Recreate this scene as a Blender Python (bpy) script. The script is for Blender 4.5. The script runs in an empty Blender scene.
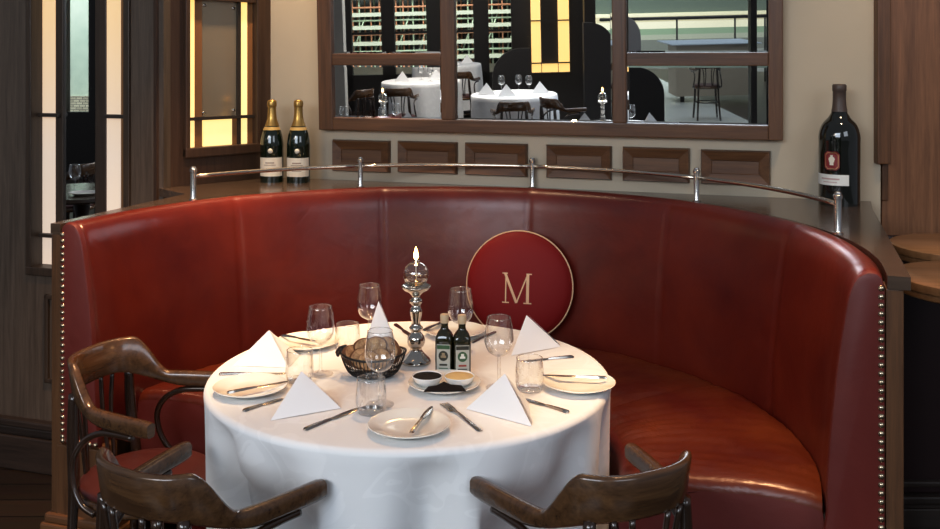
import bpy, bmesh, math, random
from mathutils import Vector, Matrix
random.seed(7)
C = bpy.context.scene.collection
PI = math.pi
R = math.radians

# ------------------------------------------------------------------ camera model
F, HX, HY, ZC = 985.0, 470.0, 62.0, 1.56
def tp(px, py, z=0.75):
    "floor-plan point where the ray through a photo pixel meets height z"
    Y = F * (ZC - z) / (py - HY)
    return ((px - HX) / F * Y, Y)
def hgt(py, Y): return ZC - (py - HY) * Y / F
TH = R(-18)
TX, TY = -0.157, 2.57                       # table centre
UX, UY = math.cos(TH), math.sin(TH)         # local u (along the back wall)
VX, VY = -math.sin(TH), math.cos(TH)        # local v (towards the back wall)
def W(u, v): return (TX + u*UX + v*VX, TY + u*UY + v*VY)
def UVc(x, y):
    dx, dy = x-TX, y-TY
    return (dx*UX + dy*UY, dx*VX + dy*VY)
def hit(px, py, o, d):
    "ray / vertical plane: distance along d, and height"
    k = (px - HX) / F
    Y_s = (o[0] - k*o[1]) / (k*d[1] - d[0])
    Y = o[1] + d[1]*Y_s
    return Y_s, hgt(py, Y)

cam = bpy.data.cameras.new('camera'); co = bpy.data.objects.new('camera', cam); C.objects.link(co)
co.location = (0, 0, ZC); co.rotation_euler = (R(90), 0, 0)
cam.sensor_width = 36; cam.lens = F/940*36; cam.shift_y = -(264.5-HY)/940; cam.clip_start = .02
bpy.context.scene.camera = co

# ------------------------------------------------------------------ materials
MATS = {}
def nt(name):
    m = bpy.data.materials.new(name); m.use_nodes = True
    t = m.node_tree; b = t.nodes['Principled BSDF']
    return m, t, b
def plain(name, col, rough=.5, metal=0, spec=.5, coat=0, emit=None, es=0, sheen=0):
    if name in MATS: return MATS[name]
    m, t, b = nt(name)
    b.inputs['Base Color'].default_value = (*col, 1); b.inputs['Roughness'].default_value = rough
    b.inputs['Metallic'].default_value = metal; b.inputs['Specular IOR Level'].default_value = spec
    b.inputs['Coat Weight'].default_value = coat; b.inputs['Coat Roughness'].default_value = .08
    if sheen: b.inputs['Sheen Weight'].default_value = sheen
    if emit: b.inputs['Emission Color'].default_value = (*emit, 1); b.inputs['Emission Strength'].default_value = es
    MATS[name] = m; return m
def noise(t, scale, detail=4, rough=.55, vec=None, dist=0):
    n = t.nodes.new('ShaderNodeTexNoise'); n.inputs['Scale'].default_value = scale
    n.inputs['Detail'].default_value = detail; n.inputs['Roughness'].default_value = rough
    n.inputs['Distortion'].default_value = dist
    if vec is not None: t.links.new(vec, n.inputs['Vector'])
    return n
def ramp(t, fac, stops):
    r = t.nodes.new('ShaderNodeValToRGB'); e = r.color_ramp.elements
    while len(e) < len(stops): e.new(.5)
    for i, (p, c) in enumerate(stops): e[i].position = p; e[i].color = (*c, 1)
    t.links.new(fac, r.inputs['Fac']); return r
def bump(t, b, h, strength, dist=.01):
    n = t.nodes.new('ShaderNodeBump'); n.inputs['Strength'].default_value = strength; n.inputs['Distance'].default_value = dist
    t.links.new(h, n.inputs['Height']); t.links.new(n.outputs['Normal'], b.inputs['Normal']); return n
def coords(t, scale=(1,1,1), rot=(0,0,0)):
    tc = t.nodes.new('ShaderNodeTexCoord'); mp = t.nodes.new('ShaderNodeMapping')
    mp.inputs['Scale'].default_value = scale; mp.inputs['Rotation'].default_value = rot
    t.links.new(tc.outputs['Object'], mp.inputs['Vector']); return mp.outputs['Vector']
def wood(name, dark, light, axis='z', rough=.4, coat=.0, s=1.0, b_s=.15):
    m, t, b = nt(name)
    sc = {'x': (1.2*s, 22*s, 22*s), 'y': (22*s, 1.2*s, 22*s), 'z': (22*s, 22*s, 1.2*s)}[axis]
    v = coords(t, sc)
    n = noise(t, 2.2, 6, .62, v, .6)
    n2 = noise(t, 9, 3, .6, v)
    mx = t.nodes.new('ShaderNodeMath'); mx.operation = 'MULTIPLY_ADD'; mx.inputs[1].default_value = .35
    t.links.new(n2.outputs['Fac'], mx.inputs[0]); t.links.new(n.outputs['Fac'], mx.inputs[2])
    r = ramp(t, mx.outputs[0], [(.42, dark), (.92, light)])
    t.links.new(r.outputs['Color'], b.inputs['Base Color'])
    b.inputs['Roughness'].default_value = rough; b.inputs['Coat Weight'].default_value = coat; b.inputs['Coat Roughness'].default_value = .12
    bump(t, b, mx.outputs[0], b_s, .002)
    MATS[name] = m; return m
def leather(name, c1, c2, rough, wr=.0):
    m, t, b = nt(name)
    v = coords(t)
    n = noise(t, 3.2, 5, .6, v, .4)
    r = ramp(t, n.outputs['Fac'], [(.32, c1), (.72, c2)])
    t.links.new(r.outputs['Color'], b.inputs['Base Color'])
    rr = t.nodes.new('ShaderNodeMapRange'); rr.inputs['To Min'].default_value = rough-.07; rr.inputs['To Max'].default_value = rough+.10
    n3 = noise(t, 9, 4, .6, v); t.links.new(n3.outputs['Fac'], rr.inputs['Value']); t.links.new(rr.outputs[0], b.inputs['Roughness'])
    vo = t.nodes.new('ShaderNodeTexVoronoi'); vo.inputs['Scale'].default_value = 260; t.links.new(v, vo.inputs['Vector'])
    b1 = t.nodes.new('ShaderNodeBump'); b1.inputs['Strength'].default_value = .06; b1.inputs['Distance'].default_value = .002
    t.links.new(vo.outputs['Distance'], b1.inputs['Height'])
    n4 = noise(t, 7, 3, .55, v, .8)
    b2 = t.nodes.new('ShaderNodeBump'); b2.inputs['Strength'].default_value = .25+wr; b2.inputs['Distance'].default_value = .008
    t.links.new(n4.outputs['Fac'], b2.inputs['Height']); t.links.new(b1.outputs[0], b2.inputs['Normal'])
    t.links.new(b2.outputs[0], b.inputs['Normal'])
    b.inputs['Specular IOR Level'].default_value = .5
    b.inputs['Coat Weight'].default_value = .06; b.inputs['Coat Roughness'].default_value = .3
    MATS[name] = m; return m
def thin_glass(name, tint=(.985,.99,.99), k=.9, base=.11, edge=(.42,.44,.46)):
    "thin-walled glass: clear face-on, darker and more reflective towards the edges"
    m = bpy.data.materials.new(name); m.use_nodes = True; t = m.node_tree; t.nodes.clear()
    o = t.nodes.new('ShaderNodeOutputMaterial'); tr = t.nodes.new('ShaderNodeBsdfTransparent'); g = t.nodes.new('ShaderNodeBsdfGlossy')
    g.inputs['Roughness'].default_value = .015; g.inputs['Color'].default_value = (1,1,1,1)
    lw = t.nodes.new('ShaderNodeLayerWeight'); lw.inputs['Blend'].default_value = .5
    def pw(e):
        p = t.nodes.new('ShaderNodeMath'); p.operation = 'POWER'; p.inputs[1].default_value = e; t.links.new(lw.outputs['Facing'], p.inputs[0]); return p.outputs[0]
    c = t.nodes.new('ShaderNodeMixRGB'); c.inputs[1].default_value = (*tint,1); c.inputs[2].default_value = (*edge,1)
    t.links.new(pw(2.3), c.inputs[0]); t.links.new(c.outputs[0], tr.inputs['Color'])
    ma = t.nodes.new('ShaderNodeMath'); ma.operation = 'MULTIPLY_ADD'; ma.inputs[1].default_value = k; ma.inputs[2].default_value = base
    t.links.new(pw(2.3), ma.inputs[0])
    mx = t.nodes.new('ShaderNodeMixShader'); t.links.new(ma.outputs[0], mx.inputs[0]); t.links.new(tr.outputs[0], mx.inputs[1]); t.links.new(g.outputs[0], mx.inputs[2])
    t.links.new(mx.outputs[0], o.inputs['Surface']); MATS[name] = m; return m

wood_dark = wood('wood_dark', (.020,.012,.008), (.062,.038,.024), 'z', .42)
wood_darkx = wood('wood_dark_x', (.014,.009,.007), (.042,.026,.019), 'x', .42)
wood_post = wood('wood_grey_brown', (.050,.035,.026), (.125,.089,.066), 'z', .36)
wood_frame = wood('wood_walnut_x', (.056,.022,.0085), (.165,.071,.028), 'x', .4)
wood_framez = wood('wood_walnut_z', (.056,.022,.0085), (.165,.071,.028), 'z', .4)
wood_corner = wood('wood_corner', (.030,.014,.0075), (.080,.040,.022), 'z', .4)
wood_oak = wood('wood_oak', (.10,.040,.017), (.29,.132,.060), 'z', .42, s=.8)
wood_ledge = wood('wood_ledge', (.045,.028,.019), (.105,.066,.044), 'x', .26, coat=.35)
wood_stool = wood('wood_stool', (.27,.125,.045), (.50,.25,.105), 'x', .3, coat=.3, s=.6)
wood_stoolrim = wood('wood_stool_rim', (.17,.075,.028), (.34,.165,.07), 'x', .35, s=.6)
wood_chair = wood('wood_chair', (.034,.0145,.006), (.125,.060,.024), 'x', .24, coat=.5, s=.9, b_s=.08)
wood_tube = plain('wood_chair_tube', (.026,.012,.006), .22, coat=.5)
wood_edge = wood('wood_edge', (.12,.07,.04), (.26,.16,.10), 'x', .4)
red_back = leather('leather_back', (.078,.0054,.0036), (.160,.0165,.0065), .30)
red_seat = leather('leather_seat', (.070,.0055,.0025), (.150,.0300,.0070), .30, .75)
red_end = leather('leather_end', (.110,.0105,.0075), (.155,.020,.013), .45)  # paler than the back leather: cool daylight put into the colour
red_pad = leather('leather_pad', (.055,.0095,.0085), (.085,.016,.013), .4)
brass = plain('antique_brass', (.50,.40,.28), .25, 1)
steel = plain('brushed_steel', (.62,.60,.57), .22, 1)
steel_dark = plain('cutlery_steel', (.50,.46,.41), .20, 1)
railm = plain('rail_steel', (.62,.55,.46), .2, 1)
china = plain('china', (.86,.83,.76), .12, coat=.4)
china_white = plain('china_white', (.85,.86,.85), .12, coat=.4)
glass = thin_glass('clear_glass')
foot_glass = thin_glass('foot_glass', (.99,.99,.99), .22, .03, (.86,.87,.88))
rim_glass = thin_glass('rim_glass', (.9,.92,.92), .6, .25)
black_glass = plain('dark_bottle', (.006,.007,.005), .05, coat=.6)
oil_glass = plain('oil_bottle', (.020,.018,.006), .06, coat=.6)
green_glass = plain('champagne_glass', (.004,.0085,.0035), .06, coat=.6)
gold_foil = plain('gold_foil', (.46,.29,.09), .34, .85)
cream_label = plain('label_cream', (.72,.66,.55), .55)
white_label = plain('label_white', (.74,.73,.68), .55)
mirror_m = plain('mirror_silver', (.86,.87,.86), .008, 1)
mirror_haze = plain('mirror_hazy', (.48,.39,.27), .14, .6)  # brown base stands in for the reflection of the cream wall
mirror_warm = plain('mirror_bronze', (.62,.50,.38), .03, 1)
muntin = plain('muntin', (.035,.024,.018), .4)

def paint(name, c1, c2):
    m, t, b = nt(name); v = coords(t); n = noise(t, 1.3, 4, .6, v)
    r = ramp(t, n.outputs['Fac'], [(.3, c1), (.7, c2)]); t.links.new(r.outputs['Color'], b.inputs['Base Color'])
    b.inputs['Roughness'].default_value = .6
    n2 = noise(t, 160, 2, .5, v); bump(t, b, n2.outputs['Fac'], .05, .002); MATS[name] = m; return m
cream_wall = paint('cream_paint', (.455,.385,.285), (.51,.435,.33))
def cloth_mat(name, col, damask=True):
    m, t, b = nt(name); v = coords(t)
    b.inputs['Roughness'].default_value = .72; b.inputs['Sheen Weight'].default_value = .15
    w = t.nodes.new('ShaderNodeTexVoronoi'); w.feature = 'SMOOTH_F1'; w.inputs['Scale'].default_value = 9
    n = noise(t, 4, 2, .5, v, 1.5)
    mxv = t.nodes.new('ShaderNodeMixRGB'); mxv.inputs[0].default_value = .25
    t.links.new(v, mxv.inputs[1]); t.links.new(n.outputs['Color'], mxv.inputs[2]); t.links.new(mxv.outputs[0], w.inputs['Vector'])
    wv = t.nodes.new('ShaderNodeMath'); wv.operation = 'SINE'
    mu = t.nodes.new('ShaderNodeMath'); mu.operation = 'MULTIPLY'; mu.inputs[1].default_value = 22
    t.links.new(w.outputs['Distance'], mu.inputs[0]); t.links.new(mu.outputs[0], wv.inputs[0])
    c2 = tuple(x*.955 for x in col)
    r = ramp(t, wv.outputs[0], [(.55, c2 if damask else col), (.75, col)])
    t.links.new(r.outputs['Color'], b.inputs['Base Color'])
    n2 = noise(t, 420, 2, .5, v); bump(t, b, n2.outputs['Fac'], .08, .001)
    MATS[name] = m; return m
cloth_white = cloth_mat('tablecloth_linen', (.85,.85,.845))
napkin_m = cloth_mat('napkin_linen', (.82,.825,.83), False)
def floor_mat():
    m, t, b = nt('floor_wood'); v = coords(t)
    br = t.nodes.new('ShaderNodeTexBrick'); br.inputs['Scale'].default_value = 1.0
    br.inputs['Brick Width'].default_value = 1.4; br.inputs['Row Height'].default_value = .13; br.inputs['Mortar Size'].default_value = .004
    br.inputs['Color1'].default_value = (.020,.012,.008,1); br.inputs['Color2'].default_value = (.034,.020,.013,1); br.inputs['Mortar'].default_value = (.004,.003,.002,1)
    t.links.new(v, br.inputs['Vector'])
    v2 = coords(t, (2, 30, 30)); n = noise(t, 3, 5, .6, v2)
    mx = t.nodes.new('ShaderNodeMixRGB'); mx.blend_type = 'MULTIPLY'; mx.inputs[0].default_value = .6
    t.links.new(br.outputs['Color'], mx.inputs[1]); t.links.new(n.outputs['Color'], mx.inputs[2])
    t.links.new(mx.outputs[0], b.inputs['Base Color']); b.inputs['Roughness'].default_value = .3
    MATS['floor'] = m; return m
floor_m = floor_mat()
def glow(name, top, bot, z0, z1, s):
    "back-lit opal glass, a little uneven"
    m, t, b = nt(name)
    tc = t.nodes.new('ShaderNodeTexCoord'); sp = t.nodes.new('ShaderNodeSeparateXYZ'); t.links.new(tc.outputs['Object'], sp.inputs[0])
    mr = t.nodes.new('ShaderNodeMapRange'); mr.inputs['From Min'].default_value = z0; mr.inputs['From Max'].default_value = z1
    t.links.new(sp.outputs['Z'], mr.inputs['Value'])
    r = ramp(t, mr.outputs[0], [(0, bot), (1, top)])
    b.inputs['Base Color'].default_value = (.5,.42,.33,1); b.inputs['Roughness'].default_value = .35
    t.links.new(r.outputs['Color'], b.inputs['Emission Color']); b.inputs['Emission Strength'].default_value = s
    MATS[name] = m; return m
opal_peach = glow('opal_peach', (.88,.55,.26), (.66,.53,.45), 1.2, 1.75, .66)
opal_yellow = glow('opal_yellow', (1.0,.66,.20), (1.0,.70,.26), 1.3, 1.75, 1.0)
reveal = plain('lit_reveal', (.27,.12,.042), .4)  # glow of the strips on the wood put into the base colour

# ------------------------------------------------------------------ object helpers
def sst(e0, e1, x):
    q = max(0, min(1, (x-e0)/(e1-e0))); return q*q*(3-2*q)
def obj(name, bm, mat, parent=None, smooth=True, loc=None, rotz=0, auto=None):
    me = bpy.data.meshes.new(name)
    bmesh.ops.recalc_face_normals(bm, faces=bm.faces)
    bm.to_mesh(me); bm.free()
    if mat is not None:
        for k in (mat if isinstance(mat, (list, tuple)) else [mat]): me.materials.append(k)
    for p in me.polygons: p.use_smooth = smooth
    o = bpy.data.objects.new(name, me); C.objects.link(o)
    if parent: o.parent = parent
    if loc: o.location = loc
    if rotz: o.rotation_euler = (0,0,rotz)
    if smooth and auto is not None:
        me.set_sharp_from_angle(angle=R(auto))
    return o
def tag(o, label, cat, group=None):
    o['label'] = label; o['category'] = cat
    if group: o['group'] = group
    return o
def thing(name, label, cat, loc=(0,0,0), rotz=0, group=None):
    o = bpy.data.objects.new(name, None); C.objects.link(o); o.empty_display_size = .05
    o.location = loc; o.rotation_euler = (0,0,rotz)
    return tag(o, label, cat, group)
def struct(name, bm, mat, smooth=False, local=True, **k):
    o = obj(name, bm, mat, smooth=smooth, **k); o['kind'] = 'structure'
    if local: o.location = (TX,TY,0); o.rotation_euler = (0,0,TH)
    return o
def dup(root, loc, rotz=0, label=None, group=None, scale=None):
    r = root.copy(); C.objects.link(r); r.location = loc; r.rotation_euler = (0,0,rotz)
    if scale: r.scale = (scale,)*3
    if label: r['label'] = label
    if group: r['group'] = group
    for ch in list(root.children):
        c = ch.copy(); C.objects.link(c); c.parent = r
        for g in list(ch.children):
            d = g.copy(); C.objects.link(d); d.parent = c
    return r
def BM(): return bmesh.new()
def add_box(bm, x0, x1, y0, y1, z0, z1, bev=0, mi=0):
    vs = [bm.verts.new(p) for p in ((x0,y0,z0),(x1,y0,z0),(x1,y1,z0),(x0,y1,z0),(x0,y0,z1),(x1,y0,z1),(x1,y1,z1),(x0,y1,z1))]
    fs = [bm.faces.new([vs[i] for i in q]) for q in ((3,2,1,0),(4,5,6,7),(0,1,5,4),(1,2,6,5),(2,3,7,6),(3,0,4,7))]
    for f in fs: f.material_index = mi
    if bev:
        es = {e for f in fs for e in f.edges}
        bmesh.ops.bevel(bm, geom=list(es), offset=bev, segments=2, affect='EDGES', profile=.6)
    return bm
def box(*a, **k): return add_box(BM(), *a, **k)
def add_lathe(bm, prof, n=32, c=(0,0,0), sx=1, sy=1, mi=0, close=True):
    rings = []
    for r, z in prof:
        if r < 1e-6: rings.append([bm.verts.new((c[0], c[1], c[2]+z))])
        else: rings.append([bm.verts.new((c[0]+sx*r*math.cos(2*PI*i/n), c[1]+sy*r*math.sin(2*PI*i/n), c[2]+z)) for i in range(n)])
    for a, b in zip(rings, rings[1:]):
        for i in range(n):
            j = (i+1) % n
            q = [a[i%len(a)], a[j%len(a)], b[j%len(b)], b[i%len(b)]]
            u = []
            for v in q:
                if v not in u: u.append(v)
            if len(u) > 2:
                f = bm.faces.new(u); f.material_index = mi
    return bm
def lathe(prof, n=32, **k): return add_lathe(BM(), prof, n, **k)
def smooth_prof(pts, k=6):
    "Catmull-Rom through profile points"
    out = []
    P = [pts[0]] + list(pts) + [pts[-1]]
    for i in range(1, len(P)-2):
        p0, p1, p2, p3 = P[i-1:i+3]
        for s in range(k):
            t = s/k
            out.append(tuple(.5*((2*p1[d]) + (-p0[d]+p2[d])*t + (2*p0[d]-5*p1[d]+4*p2[d]-p3[d])*t*t + (-p0[d]+3*p1[d]-3*p2[d]+p3[d])*t**3) for d in range(len(p1))))
    out.append(tuple(pts[-1])); return out
def add_tube(bm, pts, rad, n=10, mi=0, closed=False, flat=1.0):
    pts = [Vector(p) for p in pts]; m = len(pts); rings = []
    up = Vector((0,0,1)); prev = None
    for i, p in enumerate(pts):
        if closed: d = pts[(i+1)%m] - pts[i-1]
        else: d = pts[min(i+1,m-1)] - pts[max(i-1,0)]
        d.normalize()
        if prev is None:
            a = d.cross(up)
            if a.length < .05: a = d.cross(Vector((1,0,0)))
        else: a = prev - d*prev.dot(d)
        a.normalize(); b = d.cross(a); prev = a
        r = rad[i] if isinstance(rad, (list,tuple)) else rad
        rings.append([bm.verts.new(p + a*(r*math.cos(2*PI*k/n)) + b*(flat*r*math.sin(2*PI*k/n))) for k in range(n)])
    for q in range(m if closed else m-1):
        A, B = rings[q], rings[(q+1)%m]
        for k in range(n):
            f = bm.faces.new((A[k], A[(k+1)%n], B[(k+1)%n], B[k])); f.material_index = mi
    if not closed:
        bm.faces.new(rings[0][::-1]).material_index = mi; bm.faces.new(rings[-1]).material_index = mi
    return bm
def tube(pts, rad, n=10, **k): return add_tube(BM(), pts, rad, n, **k)
def prism(poly, z0, z1, mi=0, bm=None):
    bm = bm or BM()
    a = [bm.verts.new((x,y,z0)) for x,y in poly]; b = [bm.verts.new((x,y,z1)) for x,y in poly]
    bm.faces.new(a[::-1]).material_index = mi; bm.faces.new(b).material_index = mi
    for i in range(len(poly)):
        j = (i+1)%len(poly); bm.faces.new((a[i],a[j],b[j],b[i])).material_index = mi
    return bm
def xf(bm, M): bmesh.ops.transform(bm, matrix=M, verts=bm.verts); return bm
def merge(dst, src):
    me = bpy.data.meshes.new('tmp'); src.to_mesh(me); src.free(); dst.from_mesh(me); bpy.data.meshes.remove(me); return dst

# ------------------------------------------------------------------ setting
VW = 1.12                                     # back wall, in v
OB, DB = W(0, VW), (UX, UY)
def back(px, py): return hit(px, py, OB, DB)  # -> u, z on the back wall
A0 = (-1.137, 3.60); A0U = UVc(*A0)
def pa(px, py):
    s, z = hit(px, py, A0, (UX, UY)); return s + A0U[0], z
B1 = (-.793, 3.965)
lb = math.hypot(B1[0]-A0[0], B1[1]-A0[1]); DBB = ((B1[0]-A0[0])/lb, (B1[1]-A0[1])/lb)
def pb(px, py): return hit(px, py, A0, DBB)
ANG_B = math.atan2(DBB[1], DBB[0])
uB = UVc(*B1)[0]
ZT = 3.0
fl = box(-14, 8, -13, 6, -.05, 0); struct('floor', fl, floor_m, local=False)
struct('wall_back', box(uB-.2, ((871.5-HX)/F*3.28+.02-OB[0])/UX, VW, VW+.12, 0, ZT), cream_wall)
# left wall: panelled, with an opening for the lit panel
aL, aR = pa(27.5, 115)[0], pa(131, 115)[0]
sillz = pa(28, 269)[1]
va = A0U[1]
bm = BM()
add_box(bm, -4.2, aL, va, va+.12, 0, ZT); add_box(bm, aR, A0U[0]+.02, va, va+.12, 0, ZT)
add_box(bm, aL, aR, va, va+.12, 0, sillz); add_box(bm, aL, aR, va+.08, va+.12, sillz, ZT)
struct('wall_left', bm, wood_post)
wl = BM()   # raised moulding of the wainscot under the lit panel
x0, zt = pa(46, 294); x1 = aR - .03
for (a, b, c, d) in ((x0, x1, zt-.018, zt), (x0, x1, .34, .358), (x0, x0+.018, .34, zt), (x1-.018, x1, .34, zt)):
    add_box(wl, a, b, va-.012, va+.001, c, d, .004)
x3 = pa(8, 294)[0]
struct('trim_1', wl, wood_dark)
bb = BM(); add_box(bb, -4.2, -1.13, va-.03, va, 0, .13, .006); add_box(bb, -4.2, -1.13, va-.022, va, .13, .165, .008); add_box(bb, -4.2, -1.13, va-.035, va, .165, .195, .008)
struct('baseboard_left', bb, wood_darkx)
# corner wall (angled) with its own frame
bm = BM()
bl, br = pb(184, 120)[0], pb(256.5, 116)[0]
bz = pb(188.5, 149)[1]
add_box(bm, -.01, bl, 0, .1, 1.0, ZT); add_box(bm, br, lb+.01, 0, .1, 1.0, ZT); add_box(bm, bl, br, 0, .1, 1.0, bz); add_box(bm, bl, br, .06, .1, bz, ZT)
o = struct('wall_corner', bm, wood_corner, local=False); o.location = (A0[0], A0[1], 0); o.rotation_euler = (0,0,ANG_B)
# right wall: oak boards
YR = 3.28
xr = (871.5-HX)/F*3.28
bm = BM()
add_box(bm, xr+.035, 3.4, YR, YR+.1, 0, ZT)
struct('wall_right', bm, wood_oak, local=False)
t1 = BM(); add_box(t1, xr, xr+.045, YR-.05, YR+.1, hgt(163, 3.27), ZT, .004); add_box(t1, xr+.03, xr+.05, YR-.015, YR+.08, 1.10, hgt(163,3.27), .003)
add_box(t1, xr+.30, xr+.34, YR-.02, YR, .0, ZT, .004)
struct('trim_2', t1, wood_framez, local=False)
lw_ = BM(); add_box(lw_, xr-.05, 3.4, YR-.012, YR, .13, .955, .003); add_box(lw_, xr-.05, 3.4, YR-.03, YR, .955, .985, .006); struct('trim_3', lw_, plain('dark_maroon', (.016,.004,.004), .4), local=False)
t2 = BM(); add_box(t2, xr-.05, 3.4, YR-.03, YR, 0, .085, .005); add_box(t2, xr-.05, 3.4, YR-.02, YR, .085, .10); add_box(t2, xr-.05, 3.4, YR-.04, YR, .10, .13, .008); add_box(t2, xr-.05, 3.4, YR-.03, YR, .155, .175, .006)
struct('baseboard_right', t2, wood_darkx, local=False)

# ------------------------------------------------------------------ lit mirror panels
def strip(bm, f, x0, x1, z0, z1, y0, y1): add_box(bm, x0, x1, y0, y1, z0, z1)
t = thing('lit_wall_panel', 'tall mirror between pinkish lit glass strips in dark left wall', 'wall panel', (TX,TY,0), TH)
ax = lambda p, d=0: hit(p, 115, (A0[0]+VX*d, A0[1]+VY*d), (UX,UY))[0] + A0U[0]
zb = pa(40, 115.5)[1]; zc = pa(40, 237)[1]; zbt = pa(40, 264)[1]
fr = BM()
add_box(fr, aL, ax(33), va-.012, va+.08, sillz, ZT-.4, .003); add_box(fr, ax(125), aR, va-.012, va+.08, sillz, ZT-.4, .003)
add_box(fr, aL, aR, va-.014, va+.08, sillz-.02, sillz+.012, .004); add_box(fr, aL, aR, va-.012, va+.08, ZT-.42, ZT-.4)
obj('frame', fr, wood_dark, t, smooth=False)
for a, b in ((55.5, 63), (95, 106)):
    obj('mullion', box(ax(a,.046), ax(b,.046), va+.046, va+.078, sillz+.012, ZT-.42, .003), wood_dark, t, smooth=False)
for a, b in ((33, 38.5), (121, 125)):
    obj('reveal', box(ax(a,.03), ax(b,.03), va+.03, va+.078, sillz+.012, ZT-.42), reveal, t, smooth=False)
for a, b in ((38.5, 55.5), (106, 121)):
    g = obj('lit_strip', box(ax(a,.05), ax(b,.05), va+.05, va+.062, sillz+.012, ZT-.42), opal_peach, t, smooth=False); g['label'] = 'pinkish back-lit opal glass strip'
    for zz in (zb, zc):
        obj('glazing_bar', box(ax(a,.03)-.012, ax(b,.03)+.012, va+.028, va+.05, zz-.007, zz+.007, .002), muntin, t, smooth=False)
mr = BM(); add_box(mr, ax(63,.055), ax(95,.055), va+.055, va+.062, sillz+.012, ZT-.42, .0)
g = obj('mirror_pane', mr, mirror_m, t, smooth=False); g['label'] = 'narrow silvered mirror pane'

t = thing('lit_wall_panel', 'yellow-lit glass panel with small mirror on angled corner wall behind gold-necked bottles', 'wall panel', (A0[0],A0[1],0), ANG_B)
bx = lambda p, d=0: hit(p, 118, (A0[0]-DBB[1]*d, A0[1]+DBB[0]*d), DBB)[0]
zbar = pb(220, 117.8)[1]
fr = BM()
add_box(fr, bl-.004, bx(187.8), -.02, .06, bz-.03, ZT-.4, .004); add_box(fr, bx(254.5), br+.006, -.02, .06, bz-.03, ZT-.4, .004)
add_box(fr, bl-.004, br+.006, -.022, .06, bz-.032, bz+.004, .004); zt2 = pb(230, 1.5)[1]
add_box(fr, bl, br, -.012, .06, zt2, zt2+.03)
obj('frame', fr, wood_corner, t, smooth=False)
def bpart(name, a, b, z0, z1, m, y0=.035, y1=.045): return obj(name, box(bx(a,y0), bx(b,y0), y0, y1, z0, z1), m, t, smooth=False)
for a, b in ((187.8, 194.5), (241, 247.2)):
    g = bpart('lit_strip', a, b, bz+.004, zt2, opal_yellow, .012, .022); g['label'] = 'yellow back-lit opal glass strip'
for a, b in ((194.5, 202), (247.2, 254.5)): bpart('reveal', a, b, bz+.004, zt2, reveal, .014)
g = bpart('mirror_pane', 202, 239, zbar, zt2, mirror_haze, .020, .030); g['label'] = 'mirror pane with clips'
bpart('mullion', 238.2, 241, bz+.004, zt2, muntin, .006)
g = bpart('lit_pane', 203.5, 232, bz+.004, zbar, opal_yellow, .014, .024); g['label'] = 'wide yellow back-lit glass pane'
bpart('reveal', 232, 238.2, bz+.004, zbar, reveal, .016)
obj('glazing_bar', box(bx(187.8), bx(254.5), .0, .011, zbar-.006, zbar+.006), muntin, t, smooth=False)
for px_, py_ in ((207, 5), (236, 8), (206, 113), (236, 110)):
    s, z = pb(px_, py_); obj('mirror_clip', xf(lathe([(0,0),(.006,0),(.006,.004),(0,.005)], 10), Matrix.Translation((s,.019,z)) @ Matrix.Rotation(R(90),4,'X')), steel, t)

# ------------------------------------------------------------------ big mirror on the back wall
t = thing('wall_mirror', 'large walnut-framed sectioned mirror hung over the red banquette', 'mirror', (TX,TY,0), TH)
def backm(px, py): return hit(px, py, W(0, VW-.038), DB)
uL, zL = backm(319, 129.5); uR, zR = backm(783, 140.4); z0 = (zL+zR)/2
g0 = (backm(334, 117.7)[1] + backm(770, 125)[1])/2
u = {k: backm(k, 60)[0] for k in (333, 441.5, 455.5, 612.7, 626.5, 768.5)}
cz0 = (backm(387,65)[1]+backm(700,65.5)[1])/2; cz1 = (backm(387,53.5)[1]+backm(700,52)[1])/2
ZM = 2.30
TILT = R(2.25)
t.location = (*W(0, VW-.004), z0); t.rotation_euler = (TILT, 0, TH)      # hangs leaning slightly forward
def fbar(name, a, b, c, d, m, y=-.036): return obj(name, box(a, b, y, 0, c-z0, d-z0, .004), m, t, smooth=False)
fbar('stile', uL, u[333], z0, ZM, wood_framez); fbar('stile', u[768.5], uR, z0, ZM, wood_framez)
fbar('bottom_rail', u[333], u[768.5], z0, g0, wood_frame); fbar('top_rail', u[333], u[768.5], ZM-.1, ZM, wood_frame)
fbar('mullion', u[441.5], u[455.5], g0, ZM-.1, wood_framez); fbar('mullion', u[612.7], u[626.5], g0, ZM-.1, wood_framez)
fbar('crossbar', u[333], u[441.5], cz0, cz1, wood_frame, -.033); fbar('crossbar', u[626.5], u[768.5], cz0, cz1, wood_frame, -.033)
def pane(a, b, c, d):
    bm = BM(); e = .007; y0_, y1_ = -.022, -.026      # flat centre with a narrow bevelled margin
    A = [bm.verts.new(p) for p in ((a,y0_,c-z0),(b,y0_,c-z0),(b,y0_,d-z0),(a,y0_,d-z0))]
    B = [bm.verts.new(p) for p in ((a+e,y1_+.0036,c-z0+e),(b-e,y1_+.0036,c-z0+e),(b-e,y1_+.0036,d-z0-e),(a+e,y1_+.0036,d-z0-e))]
    bm.faces.new(B)
    for i in range(4): bm.faces.new((A[i],A[(i+1)%4],B[(i+1)%4],B[i]))
    o = obj('mirror_pane', bm, mirror_m, t, smooth=False); o['label'] = 'silvered mirror glass'
    return o
for a, b, c, d in ((333,441.5,g0,cz0),(333,441.5,cz1,ZM-.1),(455.5,612.7,g0,ZM-.1),(626.5,768.5,g0,cz0),(626.5,768.5,cz1,ZM-.1)):
    pane(u[a], u[b], c, d)
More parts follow.
